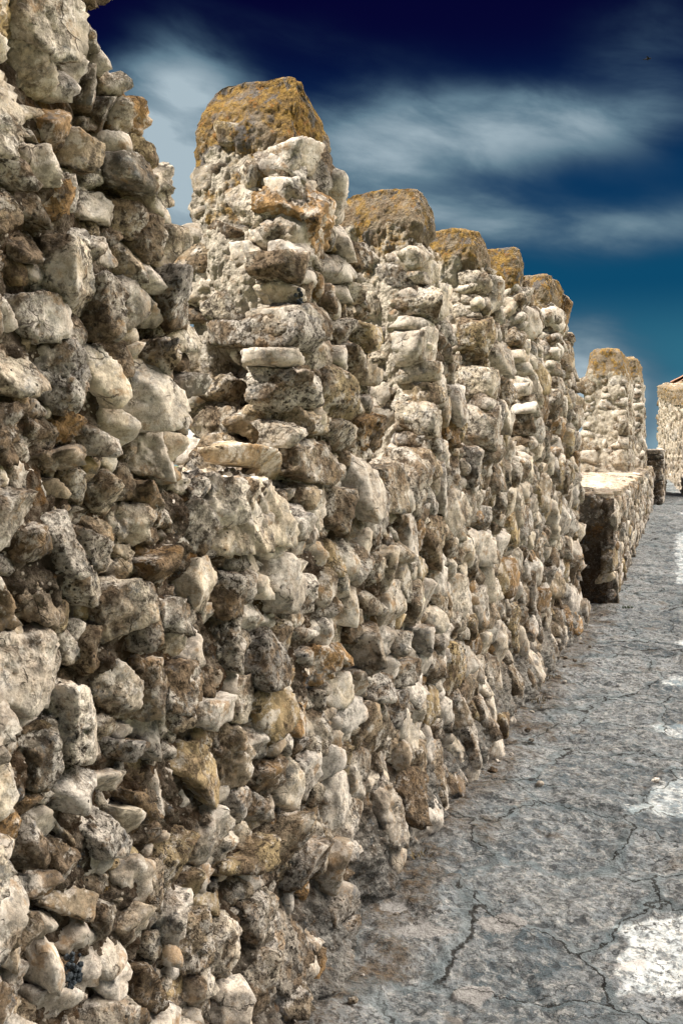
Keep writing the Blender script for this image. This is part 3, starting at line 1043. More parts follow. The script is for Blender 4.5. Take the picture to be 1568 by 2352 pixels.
# body: one sheet that runs up the face, over the sill, down the back, closed at both ends
def wall_body():
    us = [-1.6, -1.0, -.5, 0, .4]
    y = .7
    while y < WALL_END:
        us.append(y)
        y += max(.0036, .0027 * (.40 + .93 * y) * 1.0)
    us.append(WALL_END)
    us = np.array(us)
    zf = np.linspace(0, 1, 400)
    nt = 40
    nb = 12
    U, S = np.meshgrid(us, zf)
    g = ground_z(U) - .10
    top = sill_z(U)
    Z = g + (top - g) * S
    X = face_x(U, Z) - .046
    # weathered joints: depth varies, almost flush near the foot where plaster survives
    a = np.minimum(samp(SOFT, U / 1.3, Z / 1.3) * .020, .016) + samp(LUMP, U / .9 + .3, Z / .9) * .009 + samp(PEB, U / .62, Z / .62) * .010 + samp(PEB, U / .27 + .3, Z / .27) * .006 + samp(ROUGH, U / .5, Z / .5) * .0024
    foot = 1 - sst(Z - ground_z(U), .10, .42)
    foot = foot * sst(U, 1.9, 2.6)
    flush = foot * (.5 + .5 * sst(samp(SOFT, U / 2.1 + .4, Z / 2.1), -.6, .6))
    X = X + a + .062 * flush
    X = np.where(S > .985, X - .02 * (S - .985) / .015, X)
    rows = [np.stack([X, U, Z], -1)]
    for t in np.linspace(0, 1, nt + 1)[1:]:
        xt = -.045 - t * .40
        q = samp(LUMP, us / .8, np.full_like(us, xt) / .8 + .2) * .012 + samp(PEB, us / .5, np.full_like(us, xt) / .5) * .012 + samp(ROUGH, us / .5, np.full_like(us, xt) / .5) * .003
        rows.append(np.stack([np.full_like(us, xt), us, sill_z(us) + q], -1)[None])
    for t in np.linspace(0, 1, nb + 1)[1:]:
        zt = sill_z(us) * (1 - t) - .4 * t
        q = samp(LUMP, us / .9, zt / .9) * .02
        rows.append(np.stack([-.46 - q, us, zt], -1)[None])
    G = np.concatenate(rows, 0)
    # end caps: pull the last columns in to the middle of the section
    cap = []
    for t in (.35, .7, 1.0):
        c = G[:, -1].copy()
        mid = np.array([-.22, 0, .7])
        c[:, 0] += (mid[0] - c[:, 0]) * t
        c[:, 2] += (mid[2] - c[:, 2]) * t
        c[:, 1] += .012
        cap.append(c[:, None])
    G = np.concatenate([G] + cap, 1)
    R_, C_ = G.shape[:2]
    lime_sun = np.zeros((R_, C_))
    lime_sun[400:400 + nt] = .8
    damp = np.zeros((R_, C_))
    damp[:400, :len(us)] = foot * .6
    lime_sun[:400, :len(us)] = .30 * flush + .12 * sst(U, 3, 6)
    mk('mortar_core', G.reshape(-1, 3), grid_faces(R_, C_), M_MORTAR, wall, attrs={'lime_sun': lime_sun, 'damp': damp})


wall_body()


def even_theta(K, hx, hy, e):
    """angles that give even spacing round a rectangle"""
    th = np.linspace(0, 2 * np.pi, 8001)
    rr = (np.abs(np.cos(th)) ** e + np.abs(np.sin(th)) ** e) ** (-1 / e)
    x, y = np.cos(th) * rr * hx, np.sin(th) * rr * hy
    s = np.append(0, np.cumsum(np.hypot(np.diff(x), np.diff(y))))
    return np.interp(np.linspace(0, s[-1], K + 1)[:-1], s, th)


def column(zs, sect, K, hx, hy, seed, amp=1.0, e=5.0):
    th = even_theta(K, hx, hy, e)
    rr = (np.abs(np.cos(th)) ** e + np.abs(np.sin(th)) ** e) ** (-1 / e)
    ux, uy = np.cos(th) * rr, np.sin(th) * rr
    per = np.linspace(0, 4 * (hx + hy), K + 1)[:-1]
    L = 4 * (hx + hy)
    zs = np.asarray(zs)
    sec = np.array([sect(z) for z in zs])
    X = (sec[:, 0] + sec[:, 1])[:, None] / 2 + ux * (sec[:, 1] - sec[:, 0])[:, None] / 2
    Y = (sec[:, 2] + sec[:, 3])[:, None] / 2 + uy * (sec[:, 3] - sec[:, 2])[:, None] / 2
    Z = np.repeat(zs[:, None], K, 1)
    nx, ny = ux * hy, uy * hx
    # outward direction of a superellipse
    gx, gy = np.sign(ux) * np.abs(ux) ** (e - 1) / hx, np.sign(uy) * np.abs(uy) ** (e - 1) / hy
    gl = np.hypot(gx, gy)
    gx, gy = gx / gl, gy / gl
    A = np.repeat(per[None], len(zs), 0)
    r = 1.0

    def tile(t, per_len, off):
        k = max(1, round(L / per_len))
        return samp(t, A / L * k + off, Z / per_len + off)
    d = (tile(LUMP, 1.2, seed * .17) * .008 + tile(SOFT, 1.3, seed * .31) * .012 + tile(PEB, .50, seed * .23) * .004 + tile(ROUGH, .6, seed * .11) * .0014) * amp
    X = X + gx * d
    Y = Y + gy * d
    return np.stack([X, Y, Z], -1), gx, gy


def close_top(G, dz, n=7):
    """dome the open top of a column"""
    last = G[-1]
    c = last.mean(0)
    rows = []
    for i in range(1, n + 1):
        t = i / n
        f = math.cos(t * math.pi / 2) ** .55
        r = c + (last - c) * f
        r[:, 2] = last[:, 2] + dz * math.sin(t * math.pi / 2) + samp(LUMP, r[:, 0] / .9, r[:, 1] / .9) * .004 * f
        rows.append(r)
    rows[-1][:] = rows[-1].mean(0)

    return np.concatenate([G, np.array(rows)], 0)


PILE = {}
merlons = []
for k, M in enumerate(MERLON):
    yc = (M['near'][0][1] + M['far'][0][1]) / 2
    ppm = px_per_m((0, yc))
    step = 1.15 / ppm
    ztop = M['top'] - .15
    hx = .21
    hy = (M['far'][0][1] - M['near'][0][1]) / 2

    def sect(z, M=M):
        t = np.interp(z, [1.4, M['top']], M['t'])
        return (lean(z) - t, lean(z) - .048, prof(M['near'], z) + .014, prof(M['far'], z) - .03)
    K = int(np.clip(4 * (hx + hy) / step, 90, 620))
    zs = np.linspace(1.40, ztop, int(np.clip((ztop - 1.4) / step, 50, 330)))
    G, gx, gy = column(zs, sect, K, hx, hy, k + 1)
    lime_sun = np.repeat(np.clip(-gy, 0, 1)[None] ** 2, len(zs), 0)  # near faces paler: raking sun's brightness put into the mortar colour
    lime_sun = lime_sun * .95
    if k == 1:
        lime_sun = lime_sun * (.25 + .75 * sst(zs, 1.78, 1.9))[:, None]
    G = close_top(G, .03, 4)
    lime_sun = np.concatenate([lime_sun, np.zeros((4, K))], 0)
    mo = mk('merlon', G.reshape(-1, 3), grid_faces(G.shape[0], K, wrap=True), M_MORTAR, wall, attrs={'lime_sun': lime_sun, 'lich': np.clip((G[..., 2] - (M['top'] - .60)) / .50, 0, 1) * (.80, .78, .62, .52, .68, .55)[k]})
    merlons.append(mo)

    # coping: mortar cap grown over with lichen, a little proud of the shaft
    def csect(z, M=M, ztop=ztop):
        t = np.interp(z, [1.4, M['top']], M['t'])
        q = .004 * sst(z, ztop - .06, ztop + .01) - .030 * (1 - sst(z, ztop - .12, ztop - .01)) - .030 * sst(z, M['top'] - .10, M['top'] - .01)
        return (lean(z) - t - q, lean(z) - .014 + q, prof(M['near'], z) - q + .004, prof(M['far'], z) + q - .012)
    Kc = max(80, int(K * .85))
    zc = np.linspace(ztop - .12, M['top'] - .02, max(16, int(.25 / step)))
    Gc, _, _ = column(zc, csect, Kc, hx, max(.09, hy * .5), k + 11, .7)
    Gc = close_top(Gc, .022, max(5, int(.12 / step)))
    mk('coping', Gc.reshape(-1, 3), grid_faces(Gc.shape[0], Kc, wrap=True), M_COPING, mo, attrs={'lime_sun': np.full(Gc.shape[:2], .5), 'lich': np.clip((.60, .62, .42, .32, .52, .40)[k] + (Gc[..., 2] - ztop) / .2 * .30, .2, 1.0)})
    PILE[k] = Pile()

PILE['wall'] = Pile()
Gr, _, _ = column(np.linspace(-.4, 2.55, 150), lambda z: (-.66, -.24 + lean(z), 7.55, 8.95), 300, .2, .7, 15, 1.2, 9.0)  # unseen from the camera; closes the gap and shades the parapet end
Gr = close_top(Gr, .04, 8)
mk('unseen_return_wall', Gr.reshape(-1, 3), grid_faces(Gr.shape[0], 300, wrap=True), M_MORTAR, wall, attrs={'lime_sun': np.full(Gr.shape[:2], .3), 'lich': np.clip((Gr[..., 2] - 2.2) / .4, 0, .9)})

# stones of the walkway face: the traced ones first, then a packing of the rest
rng = np.random.default_rng(21)
STONES = []      # (projected size, owner, V, F, tint, class)


def owner_of(u, z):
    for k in range(6):
        if z > 1.50 and in_merlon(k, u, min(z, MERLON[k]['top'] - .14)):
            return k
    if z > 1.56:
        return int(np.argmin([abs((M['near'][0][1] + M['far'][0][1]) / 2 - u) for M in MERLON]))
    return 'wall'


def place(poly, cls, patch, owner, rng, big=False, h=None, n0=-.060, flip=False, q=.80, lo=9, hi=74, phimax=2.55):
    c, area = centroid(poly)
    size = math.sqrt(area)
    P0 = patch(np.array([c[0]]), np.array([c[1]]), np.array([0.0]))[0]
    ppm = px_per_m(P0)
    n = int(np.clip(size * 1.25 * ppm * q, lo, hi))
    if h is None:
        h = float(np.clip(rng.uniform(.06, .34) * size, .008 if big else .000, .050))
    L = rock(poly, rng, n, h, n0, cls[1:], phimax, grow=1.07 if big else 1.22)
    V = patch(L[:, 0], L[:, 1], L[:, 2])
    F = grid_faces(n, n, flip=flip)
    view = abs(EYE[0] - P0[0]) / math.hypot(EYE[0] - P0[0], EYE[1] - P0[1]) if patch is patch_wall else .7
    STONES.append([area * ppm * ppm * view * (1.3 if big else 1), owner, V, F, tint_of(cls[0], rng), cls])


TA = traced('A')
for cls, poly in TA:
    c, _ = centroid(poly)
    place(poly, cls, patch_wall, owner_of(*c), rng, big=True)
tr_polys = [p for _, p in TA]
cells = fill(inside_wall, ((.2, WALL_END), (0.02, 2.7)), tr_polys, rng,
             [(.085, 900), (.066, 2600), (.050, 7000), (.036, 20000), (.025, 45000), (.017, 50000)], 1.02)
for poly in cells:
    c, area = centroid(poly)
    g = c[1] - float(ground_z(c[0]))
    # the foot of the wall is plastered over: fewer stones show
    if g < .36 and c[0] > 1.95 and rng.random() < .62 * (1 - g / .40):
        continue
    h = None
    if math.sqrt(area) < .05:
        h = rng.uniform(-.030, .002)
    place(poly, pick_class(rng, c[0]), patch_wall, owner_of(*c), rng, h=h)

# stones set in the ends of the merlons that face along the wall
for key, k in (('2', 1), ('3', 2), ('4', 3), ('5', 4), ('6', 5)):
    pn = patch_near(k)
    T_ = traced(key)
    for cls, poly in T_:
        c, area = centroid(poly)
        sz = math.sqrt(area)
        prd = 's' in cls
        hh = (.045 if prd else rng.uniform(.010, .024)) + .08 * sz * (1 if prd else .4)
        n0 = -.05
        if k == 1 and c[1] < 1.80:
            hh, n0 = hh - .015, -.10
        place(poly, cls, pn, k, rng, big=True, h=hh, n0=n0, flip=True)
    M = MERLON[k]
    lo = 1.47

    def inn(a, b, M=M, lo=lo):
        t = np.interp(b, [1.4, M['top']], M['t'])
        return (a > .02) & (a < t - .03) & (b > lo) & (b < M['top'] - .26)
    for poly in fill(inn, ((0, .45), (1.45, 2.6)), [p for _, p in T_], rng, [(.058, 120), (.042, 300), (.030, 500), (.020, 500)], 1.5):
        place(poly, rng.choice(['w', 'w', 'wr', 't', 'g']), pn, k, rng, h=rng.uniform(.0, .018), flip=True)

# flat stones that lie on the sills between the merlons
def patch_sill(u0, x0, z0, tx):
    def f(a, b, n):
        return np.stack([x0 + b + tx * n, u0 + a, z0 + n - tx * b], 1)
    return f


def sill_stone(u0, x0, z0, L, W, h, cls, tilt):
    k = 9
    p = np.array([[L / 2 * math.copysign(abs(math.cos(t)) ** .5, math.cos(t)) * rng.uniform(.86, 1.05), W / 2 * math.copysign(abs(math.sin(t)) ** .5, math.sin(t)) * rng.uniform(.86, 1.05)] for t in np.linspace(0, 6.28, k + 1)[:-1]])
    place(p, cls, patch_sill(u0, x0, z0, tilt), 'wall', rng, big=True, h=h, n0=-.05, flip=True)


sill_stone(2.27, -.13, 1.45, .36, .36, .045, 'wr', .16)
sill_stone(2.05, -.20, 1.46, .16, .24, .035, 't', .05)
sill_stone(2.46, -.30, 1.47, .14, .2, .04, 'w', .0)
for k in range(1, 5):
    ua = MERLON[k]['far'][0][1]
    ub = MERLON[k + 1]['near'][0][1]
    n = 2
    for i in range(n):
        u_ = ua + (ub - ua) * (i + .5) / n
        sill_stone(u_, -.12 - .03 * i, sill_z(u_) - .005, (ub - ua) / n * .95, .30, rng.uniform(.02, .05), rng.choice(['w', 't', 'g']), rng.uniform(0, .12))

STONES.sort(key=lambda s: -s[0])
own = {'wall': wall}
own.update({k: merlons[k] for k in range(6)})
for i, (_, ow, V, F, t, cls) in enumerate(STONES):
    if i < 100:
        o = mk('stone', V, F, M_STONE, own[ow], t)
        if cls[0] in 'oy':
            o['label'] = 'rust brown stone' if cls[0] == 'o' else 'ochre yellow stone'
    else:
        PILE[ow].add(V, F, t)
for k, p in PILE.items():
    r = p.build('rubble', M_STONE, own[k])
    if r:
        tag(r, kind='stuff')

# ------------------------------------------------------------------ the walkway
def path_shift(y):
    return -.040 * np.maximum(0, y - 8.9)


def in_poly(x, y, P):
    r = np.zeros(x.shape, bool)
    P = np.asarray(P)
    for i in range(len(P)):
        (x0, y0), (x1, y1) = P[i], P[(i + 1) % len(P)]
        if y0 == y1:
            continue
        c = (y0 > y) != (y1 > y)
        r ^= c & (x < (x1 - x0) * (y - y0) / (y1 - y0) + x0)
    return r


# pale flush stones set in the paving (plan outlines in metres)
PALE = PALE_STONES


def walkway():
    m, t = new_mat('walkway_stone')
    p = t.pos
    dirt = t.node('ShaderNodeAttribute', attribute_name='dirt').outputs['Fac']
    pale = t.node('ShaderNodeAttribute', attribute_name='pale').outputs['Fac']
    wob = t.node('ShaderNodeTexNoise', {'Vector': p, 'Scale': 2.6, 'Detail': 2.0}).outputs['Color']
    wob2 = t.node('ShaderNodeTexNoise', {'Vector': p, 'Scale': 17.0, 'Detail': 5.0, 'Roughness': .65}).outputs['Color']
    sv = t.vec('ADD', p, t.vec('ADD', t.vec('SCALE', wob, scale=.30), t.vec('SCALE', wob2, scale=.11)))
    sv = t.node('ShaderNodeMapping', {0: sv, 3: (1.0, 1.35, .001)}).outputs[0]
    edge = t.voro(sv, 1.75, 'DISTANCE_TO_EDGE').outputs['Distance']
    sl = t.node('ShaderNodeSeparateColor', {0: t.voro(sv, 1.75).outputs['Color']}).outputs[0]
    kp = t.step(t.noise(t.vec('ADD', p, (4.4, 9.1, 0)), 2.1, 3, .55), .34, .46)
    ck = t.m('MULTIPLY', t.step(edge, .003, .013, 1, 0), kp)
    joint = t.m('MULTIPLY', t.step(edge, .030, .060, 1, 0), t.step(sl, .15, .35))
    # hairline cracks across the slabs
    hv = t.vec('ADD', p, t.vec('SCALE', wob2, scale=.12))
    hair = t.m('MULTIPLY', t.step(t.voro(hv, 3.1, 'DISTANCE_TO_EDGE').outputs['Distance'], .004, .012, 1, 0), t.step(t.noise(t.vec('ADD', p, (2.4, 3.1, 0)), 3.3, 2, .5), .54, .60))
    ck = t.m('MAXIMUM', ck, t.m('MULTIPLY', hair, .8))
    big = t.noise(p, 1.7, 4, .6)
    mid = t.noise(p, 9, 7, .70)
    fl1 = t.noise(p, 42, 6, .74, .3)
    fl2 = t.noise(t.vec('ADD', p, (7.1, 3.2, 0)), 52, 6, .74, .3)
    fine = t.noise(p, 150, 4, .7)
    col = t.mix(t.step(sl, 0, 1), (.115, .142, .160), (.33, .35, .36))
    col = t.mix(t.step(mid, .42, .60, .0, .6), col, (.42, .425, .42))
    blu = t.noise(t.vec('ADD', p, (3.1, 1.2, 0)), 5, 6, .68)
    col = t.mix(t.step(blu, .50, .66, 0, .5), col, (.10, .135, .15))
    # crystalline flecks: denser on some slabs than on others
    den_ = t.m('MULTIPLY', t.m('ADD', t.step(sl, .1, .9, .35, 1), t.step(mid, .4, .6, -.3, .3)), t.m('SUBTRACT', 1.0, t.m('MULTIPLY', joint, .8)))
    col = t.mix(t.m('MULTIPLY', t.step(fl1, .50, .60), t.m('MULTIPLY', den_, .9)), col, (.050, .052, .055))
    col = t.mix(t.m('MULTIPLY', t.step(fl2, .53, .60), t.m('MULTIPLY', den_, .95)), col, (.50, .485, .455))
    sc1 = t.noise(t.vec('ADD', p, (2.7, 8.3, 0)), 17, 7, .70, .5)
    col = t.mix(t.m('MULTIPLY', t.step(sc1, .50, .57), t.m('SUBTRACT', .75, t.m('MULTIPLY', joint, .6))), col, t.mix(t.step(fl2, .42, .58), (.20, .215, .22), (.47, .46, .435)))
    sc2 = t.noise(t.vec('ADD', p, (5.7, 1.3, 0)), 20, 7, .72, .5)
    col = t.mix(t.m('MULTIPLY', t.step(sc2, .53, .60), t.m('SUBTRACT', .75, t.m('MULTIPLY', joint, .6))), col, (.065, .07, .076))
    col = t.mix(t.m('MULTIPLY', joint, .75), col, t.mix(t.step(mid, .35, .65), (.15, .19, .205), (.29, .325, .335)))
    rst = t.noise(t.vec('ADD', p, (1.1, 6.2, 0)), 4.5, 6, .7)
    col = t.mix(t.step(rst, .58, .68, 0, .45), col, (.21, .15, .095))
    col = t.mix(t.step(big, .56, .70, 0, .35), col, (.36, .355, .34))
    pcol = t.mix(t.step(mid, .3, .65), (.33, .315, .30), (.46, .44, .42))
    col = t.mix(pale, col, pcol)
    col = t.mix(t.m('MULTIPLY', dirt, t.step(mid, .34, .56, 1, .45)), col, t.mix(t.step(fl1, .42, .58), (.055, .040, .027), (.19, .135, .085)))
    col = t.mix(t.step(fine, .57, .66, 0, .6), col, (.045, .042, .04))
    col = t.mix(t.m('MULTIPLY', ck, .9), col, (.03, .026, .022))
    t.l.new(col, t.bsdf.inputs['Base Color'])
    h = t.m('ADD', t.m('MULTIPLY', fl2, .8), t.m('MULTIPLY', fine, .5))
    h = t.m('SUBTRACT', h, t.step(fl1, .50, .62, 0, .4))
    h = t.m('ADD', h, t.m('MULTIPLY', sl, .7))
    h = t.m('ADD', h, t.step(sc1, .46, .58, 0, .5))
    h = t.m('SUBTRACT', h, t.step(sc2, .50, .62, 0, .6))
    h = t.m('SUBTRACT', h, t.m('MULTIPLY', ck, 1.0))
    bump(t, h, .8, .008)

    ys = [-4, -3, -2, -1, 0, .8]
    y = 1.4
    while y < 40:
        ys.append(y)
        y += .0026 * (.4 + .93 * y)
    ys.append(40)
    ys = np.array(ys)
    xs = np.concatenate([np.linspace(-1.2, -.08, 12)[:-1], np.linspace(-.08, 1.25, 300)[:-1], np.linspace(1.25, 2.5, 60)])
    X0, Y = np.meshgrid(xs, ys)
    X = X0 + path_shift(Y)
    Z = ground_z(Y)
    wx = X + .10 * samp(SOFT, X / 2.3, Y / 2.3) + .035 * samp(LUMP, X / 1.3, Y / 1.3)
    wy = Y + .10 * samp(SOFT, X / 2.3 + .5, Y / 2.3) + .035 * samp(LUMP, X / 1.3 + .5, Y / 1.3)
    hid = samp(SOFT, wx / 2.2, wy / 2.2)
    Zd = hid * .006 + samp(LUMP, X / 1.2, Y / 1.2) * .0036 + samp(ROUGH, X / .8, Y / .8) * .0010 + samp(SOFT, X / 4, Y / 4) * .008
    edge = np.clip(1 - (X0 - .02) / .42, 0, 1)
    dirt = sst(edge + .16 * samp(LUMP, X / 1.4, Y / 1.4), .35, .95)
    dirt = np.where(Y < 9, dirt, dirt * .5)
    pale = np.zeros_like(X)
    for P_ in PALE:
        w_ = in_poly(X + .004 * samp(LUMP, X / .5, Y / .5), Y + .005 * samp(LUMP, X / .5 + .3, Y / .5), P_)
        pale = np.where(w_, 1, pale)
    Zd = np.where(pale > .5, Zd * .4, Zd)
    dirt = dirt * (1 - .9 * pale)
    Z = Z + Zd + .012 * dirt * (X0 < .3)
    # sides of the wall walk, down to the terrain
    G = np.stack([X, Y, Z], -1)
    L_ = G[:, :1].copy()
    R_ = G[:, -1:].copy()
    L_[..., 2] = -12
    R_[..., 2] = -12
    G = np.concatenate([L_, G, R_], 1)
    def pad(a):
        return np.concatenate([a[:, :1], a, a[:, -1:]], 1).ravel()
    o = mk('walkway', G.reshape(-1, 3), grid_faces(G.shape[0], G.shape[1]), m, None,
           attrs={'dirt': pad(dirt), 'pale': pad(pale)}, origin=(1.1, 4, 0))
    tag(o, 'worn grey stone walkway with cracks and brown dirt along the wall', 'walkway', kind='structure')


walkway()

# ------------------------------------------------------------------ country below the castle
def terrain():
    m, t = new_mat('fields')
    p = t.pos
    v = t.voro(p, .0035)
    sc = t.node('ShaderNodeSeparateColor', {0: v.outputs['Color']})
    col = t.mix(t.step(sc.outputs[0], .2, .8), (.05, .10, .045), (.20, .19, .09))
    col = t.mix(t.step(t.noise(p, .02, 4, .6), .5, .62), col, (.03, .06, .03))
    t.l.new(col, t.bsdf.inputs['Base Color'])
    n = 60
    a = np.linspace(0, 2 * np.pi, 97)[:-1]
    r = np.concatenate([[.1], np.geomspace(6, 9000, n)])
    A, R = np.meshgrid(a, r)
    X, Y = R * np.cos(A), R * np.sin(A) + 8
    Z = -11.6 - 45 * sst(R, 25, 300) + samp(SOFT, X / 900, Y / 900) * 5 * sst(R, 200, 900) + 40 * sst(R, 4000, 9000) * (1 + samp(SOFT, X / 16000, Y / 16000)) * .4
    o = mk('terrain', np.stack([X, Y, Z], -1).reshape(-1, 3), grid_faces(R.shape[0], R.shape[1], wrap=True), m, None, origin=(0, 8, -12))
    tag(o, 'green fields far below the wall', 'terrain', kind='structure')


terrain()

# ------------------------------------------------------------------ the second stretch: low parapet with tall merlons
S2 = math.radians(2.3)
O2 = np.array([.169, 8.87])
D2 = np.array([-math.sin(S2), math.cos(S2)])
N2 = np.array([math.cos(S2), math.sin(S2)])


def w2(n, a, z):
    return np.stack([O2[0] + D2[0] * a + N2[0] * n, O2[1] + D2[1] * a + N2[1] * n, z], -1)


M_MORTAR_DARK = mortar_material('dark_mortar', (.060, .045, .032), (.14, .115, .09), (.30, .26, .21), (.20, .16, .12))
M_MORTAR_PALE = mortar_material('pale_mortar', (.28, .21, .14), (.46, .39, .30), (.60, .55, .47), (.70, .62, .51))
rng = np.random.default_rng(77)


def block(name, parent, n0, n1, a0, a1, z0, z1, slope, mat, seed, step=.02, amp=1.0, lime_sun_top=1.0, e=14.0, taper=(0, 0), limeside=0.0, dome=.012, lich=None):
    """a long lumpy masonry block in the frame of the second stretch; taper draws in (sides, ends) at the top"""
    hx, hy = (n1 - n0) / 2, (a1 - a0) / 2

    def sect(z):
        f = (z - z0) / (z1 - z0)
        r = .03 * sst(f, .93, 1.0)
        return (n0 + taper[0] * f + r, n1 - taper[0] * f - r, a0 + taper[1] * f + r, a1 - taper[1] * f - r)
    K = int(np.clip(4 * (hx + hy) / step, 80, 900))
    zs = np.linspace(z0, z1, int(np.clip((z1 - z0) / step, 20, 160)))
    G, gx, gy = column(zs, sect, K, hx, hy, seed, amp, e)
    nt = 24
    G = close_top(G, dome, nt)
    lime_sun = np.zeros(G.shape[:2])
    lime_sun[len(zs):] = lime_sun_top
    lime_sun[:len(zs)] = np.maximum(limeside, np.clip(-gy, 0, 1) ** 2 * limeside)[None]
    a_ = G[..., 1]
    G[..., 2] += slope * (a_ - a0)
    W = w2(G[..., 0], a_, G[..., 2])
    return mk(name, W.reshape(-1, 3), grid_faces(G.shape[0], K, wrap=True), mat, parent, attrs={'lime_sun': lime_sun, 'lich': np.zeros(G.shape[:2]) if lich is None else np.clip(lich[0] + (G[..., 2] - z0) / (z1 - z0) * lich[1], 0, 1.1)})


def patch_side(n0, batter=0.0, zb=0.0):
    def f(a, b, n):
        return w2(n0 + n - batter * (b - zb), a, b)
    return f


def patch_end(a0, lean_=0.0, zb=0.0):
    def f(a, b, n):
        return w2(-a, a0 - n + lean_ * (b - zb), b)
    return f


def stone_in(pile, poly, cls, patch, flip, h, n0=-.05, lo=8, hi=40, q=1.1):
    c, area = centroid(poly)
    size = math.sqrt(area)
    P0 = patch(np.array([c[0]]), np.array([c[1]]), np.array([0.0]))[0]
    n = int(np.clip(size * 1.25 * px_per_m(P0) * q, lo, hi))
    L = rock(poly, rng, n, h, n0, cls[1:])
    V = patch(L[:, 0], L[:, 1], L[:, 2])
    if pile is None:
        return V, grid_faces(n, n, flip=flip), tint_of(cls[0], rng)
    pile.add(V, grid_faces(n, n, flip=flip), tint_of(cls[0], rng))


par = tag(empty('low_parapet', w2(-.5, 5, .3)), 'low flat topped parapet with a dark end face and two tall merlons on it', 'wall')
block('parapet_body', par, -1.05, -.02, .02, 10.2, -.05, 1.225, .0165, M_MORTAR, 31, step=.018, limeside=.22, lime_sun_top=1.0)
block('top_layer', par, -1.03, -.035, .03, 10.15, 1.16, 1.235, .0165, M_MORTAR_PALE, 33, step=.02, lime_sun_top=.55, limeside=.4, e=18, amp=1.2, dome=.02)  # pale layer: brightness of the sunlit top put into its colour
SL = .0165
pile = Pile()


def in_side(a, b):
    return (a > .06) & (a < 10.1) & (b > ground_z(8.87 + a) + .03) & (b < 1.15 + SL * a)


for poly in fill(in_side, ((0, 10.2), (.2, 1.4)), [], rng, [(.11, 300), (.08, 900), (.055, 2000), (.036, 3000)], 1.35):
    stone_in(pile, poly, pick_class(rng, 9), patch_side(0), False, rng.uniform(-.005, .022))
pe = patch_end(0.0)
TE = traced('8')
for cls, poly in TE:
    V, F, tn = stone_in(None, poly, cls, pe, True, rng.uniform(.05, .07) if cls == 'w' else rng.uniform(.02, .045))
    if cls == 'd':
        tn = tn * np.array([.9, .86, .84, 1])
    elif cls == 'w':
        tn = np.array([.80, .66, .46, .05])  # whitened to stand in for a sliver of sun on this stone
    o = mk('stone', V, F, M_STONE, par, tn)
    if cls == 'w':
        o['label'] = 'cream and ochre stone low in the dark end face'


def in_end(a, b):
    return (a > .04) & (a < 1.0) & (b > .30) & (b < 1.17)


for poly in fill(in_end, ((0, 1), (.28, 1.2)), [p for _, p in TE], rng, [(.09, 60), (.06, 160), (.035, 300)], 1.4):
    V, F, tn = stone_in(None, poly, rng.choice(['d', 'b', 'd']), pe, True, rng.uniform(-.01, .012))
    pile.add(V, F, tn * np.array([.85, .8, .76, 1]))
tag(pile.build('rubble', M_STONE, par), kind='stuff')
# flat stones bedded in the top
top_pile = Pile()


def patch_top(a, b, n):
    return w2(b, a, 1.252 + SL * a + n)


for poly in fill(lambda a, b: (a > .08) & (a < 5.4) & (b > -1.0) & (b < -.1), ((0, 5.5), (-1.05, 0)), [], rng, [(.13, 60), (.09, 200), (.06, 500), (.04, 700)], 1.3):
    stone_in(top_pile, poly, rng.choice(['w', 'g', 'w', 't']), patch_top, True, rng.uniform(-.012, .010))
tag(top_pile.build('bedded_stones', M_STONE, par), kind='stuff')
# dark facing over the end
gd = np.meshgrid(np.linspace(.02, 1.0, 70), np.linspace(.22, 1.19, 70))
ge = samp(LUMP, gd[0] / .9, gd[1] / .9) * .010 + samp(PEB, gd[0] / .6, gd[1] / .6) * .010
mk('end_facing', patch_end(0.0)(gd[0].ravel(), gd[1].ravel(), ge.ravel() + .014 - .05 * (1 - sst(np.minimum(np.minimum(gd[0] - .02, 1.0 - gd[0]), 1.19 - gd[1]), 0, .05)).ravel()), grid_faces(70, 70, flip=True), M_MORTAR_DARK, par, attrs={'lime_sun': np.zeros(4900)})

